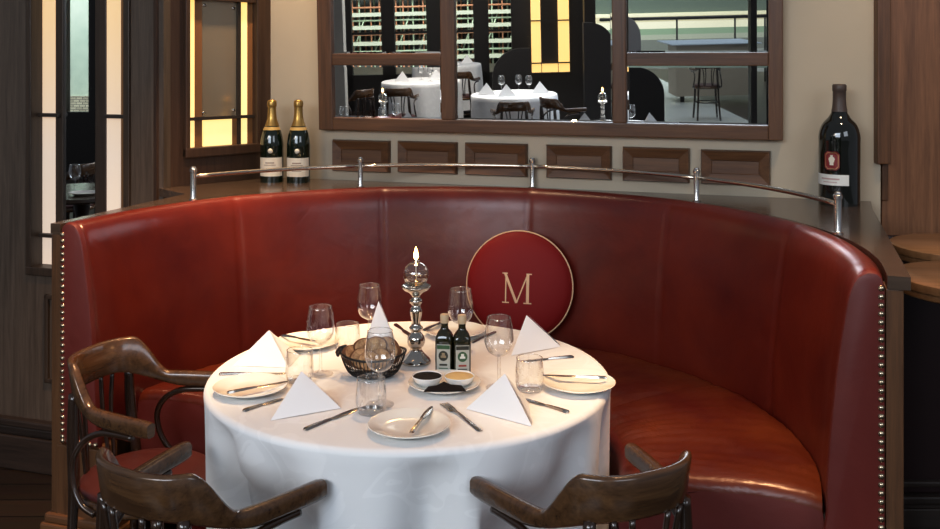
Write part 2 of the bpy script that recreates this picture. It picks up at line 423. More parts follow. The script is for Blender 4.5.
# raised wooden panels below the mirror
names = ['leftmost small raised wood panel under the big mirror, behind a rail post',
         'small raised wood panel under the mirror, second from the left end',
         'small raised wood panel under the mirror, third from left, beside centre rail post',
         'small raised wood panel under the mirror, third from the right end',
         'small raised wood panel under the mirror, second from the right end',
         'rightmost small raised wood panel under the mirror, nearest the big dark bottle']
for i, (a, b, c, d) in enumerate(((334,391,140,171.5),(399,458,141.3,173),(466,528,143,175.5),(547,612,145.2,178.5),(623,690,147.3,181.5),(701,770.5,150,184.5))):
    ua, za = back(a, (c+d)/2); ub, _ = back(b, (c+d)/2)
    zt_ = back((a+b)/2, c)[1]; zb_ = back((a+b)/2, d)[1]
    bm = BM(); du, dz = .0, 0; w = .036
    def rect(i_, y): return [bm.verts.new(p) for p in ((ua+i_,y,zb_+i_),(ub-i_,y,zb_+i_),(ub-i_,y,zt_-i_),(ua+i_,y,zt_-i_))]
    rs = [rect(0, VW-.002), rect(0, VW-.010), rect(.004, VW-.024), rect(w, VW-.012), rect(w+.002, VW-.008), rect(w+.004, VW-.008)]
    for p, q in zip(rs, rs[1:]):
        for k in range(4): bm.faces.new((p[k], p[(k+1)%4], q[(k+1)%4], q[k]))
    bm.faces.new(rs[-1])
    o = obj('wall_panel', bm, wood_frame, smooth=False, loc=(TX,TY,0), rotz=TH)
    tag(o, names[i], 'wall panel', 'raised wood panels under the mirror')

# ------------------------------------------------------------------ banquette, ledge, rail
CU = .055
def arc(n, r, v_end=-.06, a0=0, a1=180):
    pts = [(CU + r*math.cos(R(a0 + (a1-a0)*i/n)), r*math.sin(R(a0 + (a1-a0)*i/n)), a0 + (a1-a0)*i/n) for i in range(n+1)]
    return pts
bq = thing('banquette', 'curved red leather banquette wrapped around the white dining table', 'banquette', (TX,TY,0), TH)
def sweep(prof, v_end, round_in, n=240, seam=0.0, puff=0.0, zc=None, cap=True):
    "prof: closed (r,z) loop. path: straight end, half circle, straight end."
    bm = BM(); path = []
    m = len(prof); rc = sum(p[0] for p in prof)/m; zm = sum(p[1] for p in prof)/m
    ends = [(0.0,.82),(.004,.90),(.010,.955),(.018,.985),(.03,1.0)] if round_in else [(0,1)]
    for d, k in ends: path.append((0, v_end + d, k))
    for i in range(n+1): path.append((180*i/n, None, 1.0))
    for d, k in reversed(ends): path.append((180, v_end + d, k))
    rings = []
    for a, vv, k in path:
        ca, sa = math.cos(R(a)), math.sin(R(a)); ring = []
        dseam = min(abs(a-s) for s in (30,60,90,120,150))
        dz_ = max(0, (dseam)/15); 
        for r, z, w in prof:
            rr = rc + (r-rc)*k if r < rc else r
            zz = z if k >= 1 or z < zm else z - (1-k)*.10
            off = 0
            if vv is None and seam:
                off = w*(seam*math.exp(-(dseam/.55)**2) - puff*(1-math.exp(-(dseam/6)**2)))
            rr += off
            if vv is None: ring.append(bm.verts.new((CU + rr*ca, rr*sa, zz)))
            else: ring.append(bm.verts.new((CU + rr*ca, vv, zz)))
        rings.append(ring)
    for A, B in zip(rings, rings[1:]):
        for q in range(m): bm.faces.new((A[q], A[(q+1)%m], B[(q+1)%m], B[q]))
    bm.faces.new(rings[0]); bm.faces.new(rings[-1][::-1])
    return bm
inner = smooth_prof([(.972,.50),(.964,.60),(.970,.72),(.985,.88),(1.002,1.0),(1.012,1.055),(1.028,1.090),(1.050,1.104),(1.068,1.103)], 4)
prof = [(r, z, 1.0 if z > .5 else 0) for r, z in inner] + [(1.080,1.090,0),(1.084,1.06,0),(1.084,.46,0),(.98,.46,0)]
o = obj('backrest', sweep(prof, -.075, True, seam=.0045, puff=.005), red_back, bq, auto=60); o['label'] = 'smooth red leather backrest with vertical seams'
# piping seams down the backrest
# seat cushion
sp = smooth_prof([(.600,.455),(.590,.50),(.594,.540),(.618,.566),(.67,.580),(.75,.590),(.86,.592),(.93,.588),(.958,.580)], 4)
seatp = [(r, z, 0) for r, z in sp] + [(.962,.52,0),(.962,.40,0),(.605,.40,0)]
def seat_bm():
    bm = BM(); m = len(seatp); rings = []
    N = 200
    path = [(0,-.045,.0),(0,-.040,.55),(0,-.03,.85),(0,-.015,.97)] + [(166*i/N, None, 1) for i in range(N+1)] + [(180,-.015,.97),(180,-.03,.85),(180,-.04,.55),(180,-.045,.0)]
    for a, vv, k in path:
        ca, sa = math.cos(R(a)), math.sin(R(a)); ring = []
        for r, z, _ in seatp:
            zz = z - (1-k)*.03 if z > .52 else z
            if z > .55:
                ds = min(abs(a-s) for s in (45,90,135))
                zz -= .006*math.exp(-(ds/.7)**2)
                zz += .0028*math.sin(a*.31+r*9)*math.sin(r*17+a*.11) + .0010*math.sin(a*1.7+r*31+2*math.sin(a*.23))
            r -= (.050+.055*ca)*max(0, 1-(r-.59)/.37)
            if vv is None: ring.append(bm.verts.new((CU+r*ca, r*sa, zz)))
            else: ring.append(bm.verts.new((CU+r*ca, vv + (.135 if ca < 0 else 0), zz)))
        rings.append(ring)
    for A, B in zip(rings, rings[1:]):
        for q in range(m): bm.faces.new((A[q], A[(q+1)%m], B[(q+1)%m], B[q]))
    bm.faces.new(rings[0]); bm.faces.new(rings[-1][::-1]); return bm
o = obj('seat', seat_bm(), [red_seat, red_end], bq, auto=60)
for p_ in o.data.polygons:
    if p_.center.z < .553: p_.material_index = 1  # front faces get the daylight-tinted leather
o['label'] = 'worn red leather seat cushion'
# seat front (apron) under the cushion, set back
ap = [(.66,.10,0),(.66,.395,0),(.96,.395,0),(.96,.10,0)]
def simple_sweep(p, v_end, n=96, a1=164):
    bm = BM(); rings = []
    for a, vv in [(0,v_end)] + [(a1*i/n, None) for i in range(n+1)]:
        ca, sa = math.cos(R(a)), math.sin(R(a))
        rings.append([bm.verts.new((CU+q[0]*ca, (q[0]*sa if vv is None else vv), q[1])) for q in p])
    m = len(p)
    for A, B in zip(rings, rings[1:]):
        for q in range(m): bm.faces.new((A[q], A[(q+1)%m], B[(q+1)%m], B[q]))
    bm.faces.new(rings[0]); bm.faces.new(rings[-1][::-1]); return bm
obj('apron', simple_sweep(ap, -.02), red_end, bq, auto=40)
# end faces: flat padded leather, wood strip, studs, plinth
def end_panel(s):
    # s=+1 right end, -1 left end ; profile follows the backrest section
    bm = BM()
    ri = [(r, z) for r, z in inner if z > .56]
    pts = [(.955,.50)] + ri + [(1.078,1.095),(1.084,1.07),(1.084,.475),(.955,.475)]
    out = []
    cx, cz = 1.035, .78
    for k, v in ((1.0,-.076),(.985,-.086),(.95,-.0915),(.80,-.094)):
        ring = []
        for r, z in pts:
            rr = cx + (r-cx)*(k if r < cx else 1 - (1-k)*.5); zz = cz + (z-cz)*(1-(1-k)*.25)
            ring.append(bm.verts.new((CU + s*rr, v, zz)))
        out.append(ring)
    m = len(pts)
    for A, B in zip(out, out[1:]):
        for q in range(m): bm.faces.new((A[q], A[(q+1)%m], B[(q+1)%m], B[q]))
    bm.faces.new(out[-1]); bm.faces.new(out[0][::-1])
    return bm
for s in (1,-1):
    o = obj('end_panel', end_panel(s), red_end, bq, auto=40); o['label'] = 'red leather end panel'
    st = BM()
    zs = []
    z = 1.07
    while z > .49: zs.append((1.076, z)); z -= .0185
    for k in range(7): zs.append((1.076-.0185*k, .485))
    for r, z in zs:
        M = Matrix.Translation((CU+s*r, -.0925, z)) @ Matrix.Rotation(R(90),4,'X')
        merge(st, xf(lathe([(.0078,-.003),(.0076,0),(.0056,.0040),(0,.0058)], 10), M))
    obj('nailhead_trim', st, brass, bq)
    a, b = CU+s*1.086, CU+s*1.122
    obj('end_post', box(min(a,b), max(a,b), -.085, .0, .0, 1.068, .003), wood_framez, bq, smooth=False)
    # wood face below the leather
    a, b = CU+s*.955, CU+s*1.1
    obj('base_block', box(min(a,b), max(a,b), -.09, -.01, 0, .47, .003), wood_framez, bq, smooth=False)
    pl = BM(); a, b = CU+s*.94, CU+s*1.145
    a, b = min(a,b), max(a,b)
    add_box(pl, a, b, -.115, .05, 0, .20, .006); add_box(pl, a-.006, b+.006, -.121, .05, .20, .222, .008); add_box(pl, a+.004, b-.004, -.111, .05, .222, .25, .006); add_box(pl, a+.012, b-.012, -.103, .05, .25, .275, .008)
    obj('plinth', pl, wood_frame, bq, smooth=False)
# casing sides
obj('side_casing', box(CU-1.118, CU-1.09, .001, va-.04, 0, 1.068), wood_framez, bq, smooth=False)
obj('side_casing', box(CU+1.09, CU+1.118, .001, .98, 0, 1.068), wood_framez, bq, smooth=False)
# ledge
outer = [(CU-1.122,-.088),(CU-1.122,va-.003),(A0U[0]+.004,va-.003),(uB+.01,VW-.03),(uB+.03,VW-.003),(1.198,VW-.003)]
xr_u = UVc(xr, YR-.06)
outer += [(CU+1.135,.93),(CU+1.135,-.095)]
innr = [(CU+1.0885,-.095)] + [(CU+1.0745*math.cos(R(a)), 1.0745*math.sin(R(a))) for a in range(0,181,2)] + [(CU-1.0885,-.088)]
bm = BM()
def ray_out(p):
    "from the arc centre through an inner point to the outer outline"
    d = Vector((p[0]-CU, p[1]-.0)); best = None
    for a, b in zip(outer, outer[1:]):
        a, b = Vector(a), Vector(b); e = b-a; den = d.x*e.y-d.y*e.x
        if abs(den) < 1e-9: continue
        w0 = a-Vector((CU,.0)); tt = (w0.x*e.y-w0.y*e.x)/den; ss = (w0.x*d.y-w0.y*d.x)/den
        if tt > 0 and -1e-6 <= ss <= 1+1e-6 and (best is None or tt > best): best = tt
    return (CU+d.x*best, d.y*best)
angs = sorted(set(list(range(0,181)) + [math.degrees(math.atan2(q[1], q[0]-CU)) for q in outer if q[1] > 0]))
prs = [(innr[0], outer[-1])] + [((CU+1.0885*math.cos(R(a)), 1.0885*math.sin(R(a))), None) for a in angs] + [(innr[-1], outer[0])]
prs = [(p, q if q else ray_out(p)) for p, q in prs]
cols = [[bm.verts.new((*p, z)) for p in pr for z in (1.0695, 1.0985)] for pr in prs]
for A, B in zip(cols, cols[1:]):
    for i, j in ((1,3),(3,2),(2,0),(0,1)): bm.faces.new((A[i],A[j],B[j],B[i]))
bm.faces.new((cols[0][0],cols[0][1],cols[0][3],cols[0][2])); bm.faces.new((cols[-1][0],cols[-1][1],cols[-1][3],cols[-1][2]))
ld = obj('ledge', bm, wood_ledge, smooth=False, loc=(TX,TY,0), rotz=TH)
tag(ld, 'dark polished wood ledge running behind the curved banquette back', 'ledge')
# gallery rail
rl = thing('gallery_rail', 'slim metal gallery rail on posts along the ledge behind the banquette', 'rail', (TX,TY,1.0990), TH)
PA = [22.5, 57, 90.3, 123.7, 156.3]; RR = 1.094
for a in PA:
    c = (CU+RR*math.cos(R(a)), RR*math.sin(R(a)), 0)
    obj('post', lathe([(0,0),(.014,0),(.014,.005),(.0105,.007),(.0095,.010),(.0095,.094),(.012,.096),(.012,.104),(.0095,.106),(.008,.112),(0,.115)], 20, c=c), steel, rl, auto=40)
for a, b in zip(PA, PA[1:]):
    pts = [(CU+RR*math.cos(R(a+(b-a)*i/10)), RR*math.sin(R(a+(b-a)*i/10)), .080) for i in range(11)]
    obj('rod', tube(pts, .0070, 12), railm, rl)

# ------------------------------------------------------------------ bottles on the ledge
def patch(r, a0, a1, z0, z1, bm=None, n=14, mi=0, rf=None):
    bm = bm or BM(); rows = []
    nz = 4
    for j in range(nz+1):
        z = z0+(z1-z0)*j/nz; rr = rf(z) if rf else r
        rows.append([bm.verts.new((rr*math.cos(R(a0+(a1-a0)*i/n)), rr*math.sin(R(a0+(a1-a0)*i/n)), z)) for i in range(n+1)])
    for A, B in zip(rows, rows[1:]):
        for i in range(n): bm.faces.new((A[i],A[i+1],B[i+1],B[i])).material_index = mi
    return bm
LZ = 1.0990
label_ink = plain('label_ink', (.30,.22,.16), .6)
label_red = plain('label_red', (.23,.016,.02), .45)
label_gold = plain('label_gold', (.60,.42,.16), .4, .4)
def champagne(x, y, lab):
    t = thing('champagne_bottle', lab, 'bottle', (x,y,LZ), 0, 'champagne bottles in the corner')
    body = smooth_prof([(.030,.004),(.0435,.002),(.0445,.010),(.0445,.12),(.0440,.150),(.038,.185),(.027,.215),(.0185,.240),(.0158,.262)], 5)
    obj('body', lathe([(0,.006)]+body+[(.0150,.29),(.0150,.305),(0,.306)], 32), green_glass, t)
    f = smooth_prof([(.0275,.2155),(.0195,.240),(.0168,.262),(.0160,.280),(.0160,.288),(.0180,.291),(.0182,.303),(.0165,.311),(.012,.315)], 4)
    obj('foil', lathe(f+[(0,.316)], 24), gold_foil, t)
    lb_ = obj('label', patch(.0449, -160, -20, .024, .096), cream_label, t)
    bm = BM()
    for k, (z, w) in enumerate(((.074,22),(.066,30),(.052,18),(.044,24))): patch(.0452, -90-w, -90+w, z, z+.0025 if k else z+.004, bm)
    obj('lettering', bm, label_ink, lb_)
    obj('neck_band', patch(.0, -175, -5, .200, .212, rf=lambda z: .0343-(z-.2)*.47), label_gold, t)
    md = BM(); M = Matrix.Translation((.002,-.0437,.122)) @ Matrix.Rotation(R(90),4,'X'); merge(md, xf(lathe([(.0095,-.003),(.0095,.001),(0,.0014)], 18), M))
    obj('medallion', md, cream_label, t)
champagne(-.764, 3.80, 'left of two gold-necked champagne bottles in the corner of the ledge')
champagne(-.659, 3.785, 'right of two gold-necked champagne bottles, nearer the mirror frame')
t = thing('wine_bottle', 'oversized dark wine bottle with red crest label standing on the ledge at right', 'bottle', (1.200,3.20,LZ))
pr = smooth_prof([(.050,.004),(.0625,.002),(.0645,.012),(.0645,.18),(.0640,.225),(.054,.258),(.034,.282),(.0235,.302),(.0205,.325)], 5)
obj('body', lathe([(0,.008)]+pr+[(.0195,.38),(0,.381)], 36), black_glass, t)
cap_m = plain('capsule', (.075,.05,.04), .45)
obj('capsule', lathe([(.0250,.300),(.0218,.318),(.0206,.340),(.0206,.366),(.0222,.368),(.0222,.384),(.0195,.389),(0,.390)], 24), cap_m, t)
lo = obj('strip_label', patch(.0650, -200, -84, .066, .101), white_label, t)
bm = BM(); patch(.0653, -165, -110, .084, .089, bm); patch(.0653, -158, -117, .075, .0775, bm); obj('lettering', bm, plain('ink_red', (.52,.36,.33), .6), lo)
def octo(w, h, c, a_c, r, bm, mi):
    vs = []
    for x, z in ((-w+c,-h),(w-c,-h),(w,-h+c),(w,h-c),(w-c,h),(-w+c,h),(-w,h-c),(-w,-h+c)):
        a = R(a_c) + x/.0645
        vs.append(bm.verts.new((r*math.cos(a), r*math.sin(a), z+.145)))
    bm.faces.new(vs).material_index = mi
bm = BM(); octo(.024,.030,.009,-131,.0665,bm,0); lo = obj('crest_label', bm, [label_red], t, smooth=False)
bm = BM(); octo(.0205,.0265,.008,-131,.0668,bm,0); octo(.0190,.025,.0075,-131,.0671,bm,1); obj('border', bm, [label_gold, label_red], lo, smooth=False)
bm = BM()
def crest_piece(x0,x1,z0,z1,r=.0675):
    q = []
    for x, z in ((x0,z0),(x1,z0),(x1,z1),(x0,z1)):
        a = R(-131)+x/.0645; q.append(bm.verts.new((r*math.cos(a), r*math.sin(a), .145+z)))
    bm.faces.new(q)
for q in ((-.008,.008,-.004,.012),(-.006,.006,-.014,-.004),(-.010,.010,.002,.008),(-.004,.004,.012,.018)): crest_piece(*q)
obj('emblem', bm, cream_label, lo, smooth=False)

# ------------------------------------------------------------------ round cushion with M
cu = thing('round_cushion', 'round red cushion with gold letter M leaning on the banquette back', 'cushion')
Rc = .187
cang = 90.3
cx_, cy_ = W(CU+.905*math.cos(R(cang)), .905*math.sin(R(cang)))
cu.location = (cx_, cy_, .598 + Rc)
cu.rotation_euler = (R(90-7), 0, TH*.75)     # disc axis faces the room, top leaning back
pf = smooth_prof([(0,.046),(.06,.045),(.12,.038),(.165,.022),(.186,.0)], 6)
cush_m = plain('cushion_velvet', (.215,.0080,.0080), .65, spec=.25)
prof_c = pf + [(r,-z) for r, z in pf[::-1][1:]]
obj('pad', lathe(prof_c, 64), cush_m, cu)
gold = plain('gold_cord', (.70,.48,.28), .55)
obj('piping', tube([(.187*math.cos(2*PI*i/72), .187*math.sin(2*PI*i/72), 0) for i in range(72)], .0026, 8, closed=True), gold, cu)
# serif M, outlines of double-stroke embroidery
def stroke(bm, a, b, w, z=0):
    a, b = Vector((*a,0)), Vector((*b,0)); d = (b-a); n = Vector((-d.y,d.x,0)).normalized()*w/2
    N = 8; row = []
    for i in range(N+1):
        p = a + d*i/N
        for q in (p-n, p+n):
            pass
        row.append((p-n, p+n))
    hz = lambda p: .0468 - .0085*(p.x*p.x+p.y*p.y)/(.12*.12) + .0006
    vs = [(bm.verts.new((l.x,l.y,hz(l))), bm.verts.new((r_.x,r_.y,hz(r_)))) for l, r_ in row]
    for (a1,b1),(a2,b2) in zip(vs, vs[1:]): bm.faces.new((a1,b1,b2,a2))
bm = BM(); w, h = .038, .049
yo = -.005
for x in (-w, w-.003): pass
stroke(bm, (-w,-h+yo),(-w,h+yo), .0045)
stroke(bm, (w,-h+yo),(w,h+yo), .010)
stroke(bm, (-w-.003,h+yo),(0,-h+yo), .009)
stroke(bm, (0,-h+yo),(w,h+yo), .0045)
for x, k in ((-w,.012),(w,.0135)): stroke(bm, (x-k,-h+yo),(x+k,-h+yo), .0042)
stroke(bm, (-w-.013,h+yo),(-w+.006,h+yo), .0042); stroke(bm, (w-.005,h+yo),(w+.0135,h+yo), .0042)
mo = obj('letter', bm, gold, cu, smooth=False); mo['label'] = 'gold embroidered letter M'

CH = [((-.816, 2.602, 0), R(-108), 'bentwood armchair at the left end of the red banquette'),
      ((-.538, 2.066, 0), R(-31), 'bentwood armchair at the front left, its rail overlapping the tablecloth'),
      ((.240, 2.064, 0), R(27), 'bentwood armchair at the front right of the table')]
# ------------------------------------------------------------------ table and cloth
ZTB = .75; RT = .52
t = thing('dining_table', 'round dining table hidden under the white tablecloth', 'table', (TX,TY,0))
obj('table_top', lathe([(0,.715),(RT-.05,.715),(RT-.038,.72),(RT-.038,.738),(RT-.05,.744),(0,.744)], 64), wood_frame, t, auto=40)
obj('pedestal', lathe([(0,.03),(.06,.03),(.045,.10),(.04,.6),(.07,.7),(.2,.714),(0,.714)], 24), wood_tube, t, auto=40)
obj('foot', lathe([(0,0),(.24,0),(.24,.012),(.08,.03),(0,.03)], 32), wood_tube, t, auto=40)
bm = BM(); NA = 360
fold = []
rnd = random.Random(3)
ph = [rnd.uniform(0,2*PI) for _ in range(6)]
def fold_amp(a):
    return (.50*math.sin(11*a+ph[0]+.6*math.sin(3*a)) + .32*math.sin(17*a+ph[1]) + .25*math.sin(7*a+ph[2]))
prev = None
rows = []
for r in (.02,.1,.2,.3,.4,.46,.49,.505): rows.append((r, .750, 0))
for k in range(1,7):
    q = R(90*k/6); rows.append((.505+.015*math.sin(q), .750-.015+.015*math.cos(q), .0))
for z in (.71,.68,.64,.60,.55,.50,.44,.38,.31,.24,.17,.10): rows.append((.52, z, min(1,((.737-z)/.28)**.65)))
c0 = bm.verts.new((0,0,.750)); ringp = None
for r, z, k in rows:
    ring = []
    for i in range(NA):
        a = 2*PI*i/NA
        fa = fold_amp(a); rr = r + k*(.055*fa - .026*fa*fa - .031)
        wz = sst(.66, .52, z)
        if wz > 0:      # the cloth hangs in front of the chair seats that are pushed under it
            for (cx2, cy2, _), rz2, _l in CH:
                ox, oy = cx2-TX + .03*math.sin(rz2), cy2-TY - .03*math.cos(rz2)
                bq_ = ox*math.cos(a)+oy*math.sin(a); disc = bq_*bq_ - (ox*ox+oy*oy-.236**2)
                if disc > 0 and bq_ > 0:
                    t1 = bq_-math.sqrt(disc)-.006
                    if rr > t1: rr += (t1-rr)*wz
        ring.append(bm.verts.new((rr*math.cos(a), rr*math.sin(a), z)))
    if ringp is None:
        for i in range(NA): bm.faces.new((c0, ring[i], ring[(i+1)%NA]))
    else:
        for i in range(NA): bm.faces.new((ringp[i], ring[i], ring[(i+1)%NA], ringp[(i+1)%NA]))
    ringp = ring
tc = obj('tablecloth', bm, cloth_white, loc=(TX,TY,0)); tag(tc, 'white damask tablecloth draped over the round table inside the red banquette', 'tablecloth')
ZS = .7508   # things standing on the cloth

# ------------------------------------------------------------------ tableware
def make_wine(label, loc):
    t = thing('wine_glass', label, 'glass', loc, 0, 'wine glasses on the dining table')
    bowl = smooth_prof([(.004,.083),(.014,.086),(.028,.098),(.0355,.118),(.0362,.135),(.0335,.160),(.0295,.186)], 5)
    obj('bowl', lathe([(0,.0825)]+bowl+[(.0288,.1866)], 36), glass, t)
    st = smooth_prof([(.0046,.083),(.0042,.06),(.0042,.03),(.005,.012),(.010,.006)], 4)
    obj('stem', lathe(st, 14), glass, t)
    obj('rim', tube([(.0291*math.cos(2*PI*i/40), .0291*math.sin(2*PI*i/40), .1864) for i in range(40)], .0007, 6, closed=True), rim_glass, t)
    obj('foot', lathe([(.010,.006),(.022,.0035),(.033,.002),(.0335,.001),(.033,0),(0,0)], 32), foot_glass, t)
    return t
W_ = [((320.5,374.5), 'wine glass nearest the left napkins, beside the small tumbler'),
      ((369.5,347), 'wine glass at the back, left of the silver candlestick'),
      ((380,405), 'wine glass in front of the bread basket'),
      ((460.5,352), 'wine glass standing behind the two dark oil bottles'),
      ((499,388), 'wine glass between the oil bottles and the right-hand tumbler')]
wg = None
for p, lab in W_:
    x, y = tp(*p)
    if wg is None: wg = make_wine(lab, (x,y,ZS)); wg.scale = (1,1,.94)
    else: dup(wg, (x,y,ZS), 0, lab)
def make_tumbler(label, loc):
    t = thing('tumbler', label, 'glass', loc, 0, 'tumblers on the dining table')
    pr = smooth_prof([(.024,.0),(.031,.004),(.0345,.02),(.0355,.042),(.0342,.066),(.032,.086)], 5)
    obj('wall', lathe(pr+[(.0313,.0864)], 36), glass, t)
    obj('rim', tube([(.0317*math.cos(2*PI*i/40), .0317*math.sin(2*PI*i/40), .0864) for i in range(40)], .0008, 6, closed=True), rim_glass, t)
    obj('base', lathe([(0,0),(.024,0),(.0300,.004),(.0295,.009),(0,.0085)], 32), glass, t)
    return t
T_ = [((347.5,353), 'tumbler at the back left, beside the standing back napkin'),
      ((299.5,382), 'tumbler between the two napkins on the left side'),
      ((371,413.5), 'tumbler nearest the front edge, left of the front plate'),
      ((529.5,391), 'tumbler on the right side, behind the right-front napkin')]
tg = None
for p, lab in T_:
    x, y = tp(*p)
    if tg is None: tg = make_tumbler(lab, (x,y,ZS)); tg.scale = (1,1,.94)
    else: dup(tg, (x,y,ZS), 0, lab)
pprof = [(0,.003),(.046,.003),(.052,.000),(.055,.0005),(.062,.004),(.078,.011),(.0895,.0150),(.0905,.0165),(.0895,.0178),(.078,.0145),(.062,.0085),(.054,.0062),(.03,.006),(0,.006)]
P_ = [((250.5,386), 'side plate at far left edge of the table with butter knife on it'),
      ((307,341), 'side plate at the back left behind the left wine glass'),
      ((409,424), 'side plate nearest the front edge with a small knife on it'),
      ((579,382), 'side plate at the right edge of the table'),
      ((455,330), 'side plate at the back behind the oil bottles')]
pl0 = None
for p, lab in P_:
    x, y = tp(*p, .7645)
    if pl0 is None:
        pl0 = obj('side_plate', lathe(pprof, 48), china, loc=(x,y,ZS), auto=50); tag(pl0, lab, 'plate', 'side plates on the dining table')
    else:
        dup(pl0, (x,y,ZS), 0, lab)
# condiment plate, two dip bowls, dark folded paper
x, y = tp(444.5, 388); cpx, cpy = x, y
o = obj('condiment_plate', lathe(pprof, 48), china, loc=(x,y,ZS), auto=50); tag(o, 'plate carrying the two dip bowls in front of the oil bottles', 'plate')
tap = plain('tapenade', (.010,.008,.009), .7, spec=.25); but = plain('butter_dip', (.62,.47,.22), .5)
def dip(px, lab, mat, name):
    bx_, by_ = tp(px, 388.5)
    t = thing('dip_bowl', lab, 'bowl', (bx_, by_+.006, ZS+.0065), 0, 'dip bowls')
    pr = smooth_prof([(.018,0),(.020,.001),(.032,.010),(.0385,.023)], 5)
    obj('bowl', lathe([(0,0)]+pr+[(.0382,.0245),(.0370,.0238)]+[(r-.0022,z+.002) for r, z in pr[::-1][1:-4]]+[(0,.004)], 40), china_white, t)
    b = BM(); n = 40; c = None; rp = None
    rr = random.Random(px)
    for k in range(0, 6):
        rad = .0358*k/5
        if k == 0: c = b.verts.new((0,0,.0265)); continue
        ring = [b.verts.new((rad*math.cos(2*PI*i/n), rad*math.sin(2*PI*i/n), .0215+(.005*(1-(k/5)**2))+ (rr.uniform(-.0012,.0012) if k < 5 else 0))) for i in range(n)]
        for i in range(n):
            if rp is None: b.faces.new((c, ring[i], ring[(i+1)%n]))
            else: b.faces.new((rp[i], ring[i], ring[(i+1)%n], rp[(i+1)%n]))
        rp = ring
    obj(name, b, mat, t)
dip(427.3, 'white dip bowl of black spread, left of the pair', tap, 'spread')
dip(459.3, 'white dip bowl of yellow dip, right of the pair', but, 'dip')
# dark folded paper in front of the bowls
bm = BM()
pts = [tp(423,400), tp(467,399.5), tp(462,394), tp(446,393), tp(428,395)]
base = [Vector((p[0]-cpx, p[1]-cpy, 0)) for p in pts]
zz = [.0195,.0195,.0205,.021,.0205]
lowv = [bm.verts.new((p.x*.97, p.y, z-.0012)) for p, z in zip(base, zz)]
top = [bm.verts.new((p.x*.97, p.y, z)) for p, z in zip(base, zz)]
bm.faces.new(lowv[::-1]); bm.faces.new(top)
for i in range(5): bm.faces.new((lowv[i],lowv[(i+1)%5],top[(i+1)%5],top[i]))
apx = Vector((tp(444,394.5)[0]-cpx, tp(444,394.5)[1]-cpy, .031))
a = bm.verts.new(apx)
f0 = bm.verts.new((base[0].x*.9, base[0].y+.001, .020)); f1 = bm.verts.new((base[1].x*.9, base[1].y+.001, .020)); f2 = bm.verts.new((base[3].x, base[3].y+.004, .021))
bm.faces.new((f0,f1,a)); bm.faces.new((f1,f2,a)); bm.faces.new((f2,f0,a)); bm.faces.new((f2,f1,f0))
o = obj('folded_paper', bm, plain('dark_paper', (.012,.009,.009), .85, spec=.15), smooth=False, loc=(cpx,cpy,ZS)); tag(o, 'dark folded paper wedge lying in front of the dip bowls', 'paper')

# oil bottles
def oil(px, py, lab, pic, rot):
    x, y = tp(px, py)
    t = thing('oil_bottle', lab, 'bottle', (x,y,ZS), rot, 'oil and vinegar bottles')
    bm = BM(); n = 32; rings = []
    prof_ = [(.0,0.0,1),(.020,.0,.8),(.0226,.003,.8),(.0226,.090,.8),(.0215,.099,.6),(.017,.109,.3),(.0105,.118,0),(.0095,.124,0),(.0095,.140,0),(0,.1405,0)]
    def pt_(r, k, a):
        c, s = math.cos(a), math.sin(a); e = 2/(2+5*k)
        return (r*math.copysign(abs(c)**e, c), r*math.copysign(abs(s)**e, s))
    for r, z, k in prof_:
        rings.append([bm.verts.new((*pt_(r,k,2*PI*i/n), z)) for i in range(n)] if r > 0 else [bm.verts.new((0,0,z))])
    for A, B in zip(rings, rings[1:]):
        for i in range(n):
            j = (i+1)%n; q = []
            for v in (A[i%len(A)],A[j%len(A)],B[j%len(B)],B[i%len(B)]):
                if v not in q: q.append(v)
            if len(q) > 2: bm.faces.new(q)
    obj('body', bm, oil_glass, t, auto=50)
    obj('cap', lathe([(.0108,.134),(.0112,.136),(.0112,.1545),(.0104,.1565),(0,.1568)], 24), plain('cork_cap', (.55,.43,.28), .5), t, auto=40)
    yf = -.0229
    l = obj('label', box(-.0175,.0175,yf-.0006,yf,.014,.082), plain('label_grey', (.50,.49,.43), .55), t, smooth=False)
    bm = BM()
    t.scale = (1,1,.975)
    # picture oval and bands on the label
    for (cz, a_, b_, mi) in ((.052,.0125,.0135,0),):
        vs = [bm.verts.new((a_*math.cos(2*PI*i/20), yf-.0009, cz+b_*math.sin(2*PI*i/20))) for i in range(20)]; bm.faces.new(vs).material_index = mi
    def bar(x0,x1,z0,z1,mi,dy=.0009):
        vs = [bm.verts.new(p) for p in ((x0,yf-dy,z0),(x1,yf-dy,z0),(x1,yf-dy,z1),(x0,yf-dy,z1))]; bm.faces.new(vs).material_index = mi
    bar(-.0165,.0165,.070,.080,1); bar(-.010,.010,.026,.031,2); bar(-.012,.012,.018,.0205,1)
    bar(-.007,.007,.047,.053,3,.0012); bar(-.004,.004,.053,.060,3,.0012)
    obj('picture', bm, pic, l, smooth=False)
dk = plain('print_dark', (.03,.03,.02), .6); gr = plain('print_green', (.05,.12,.05), .6); rd = plain('print_red', (.35,.06,.04), .6); tn = plain('print_tan', (.35,.26,.15), .6)
oil(444.5, 373, 'dark bottle with brown picture label, left of the oil pair', [dk, gr, dk, tn], R(-6))
oil(462, 374, 'dark bottle with green picture label, right of the oil pair', [gr, dk, rd, white_label], R(4))

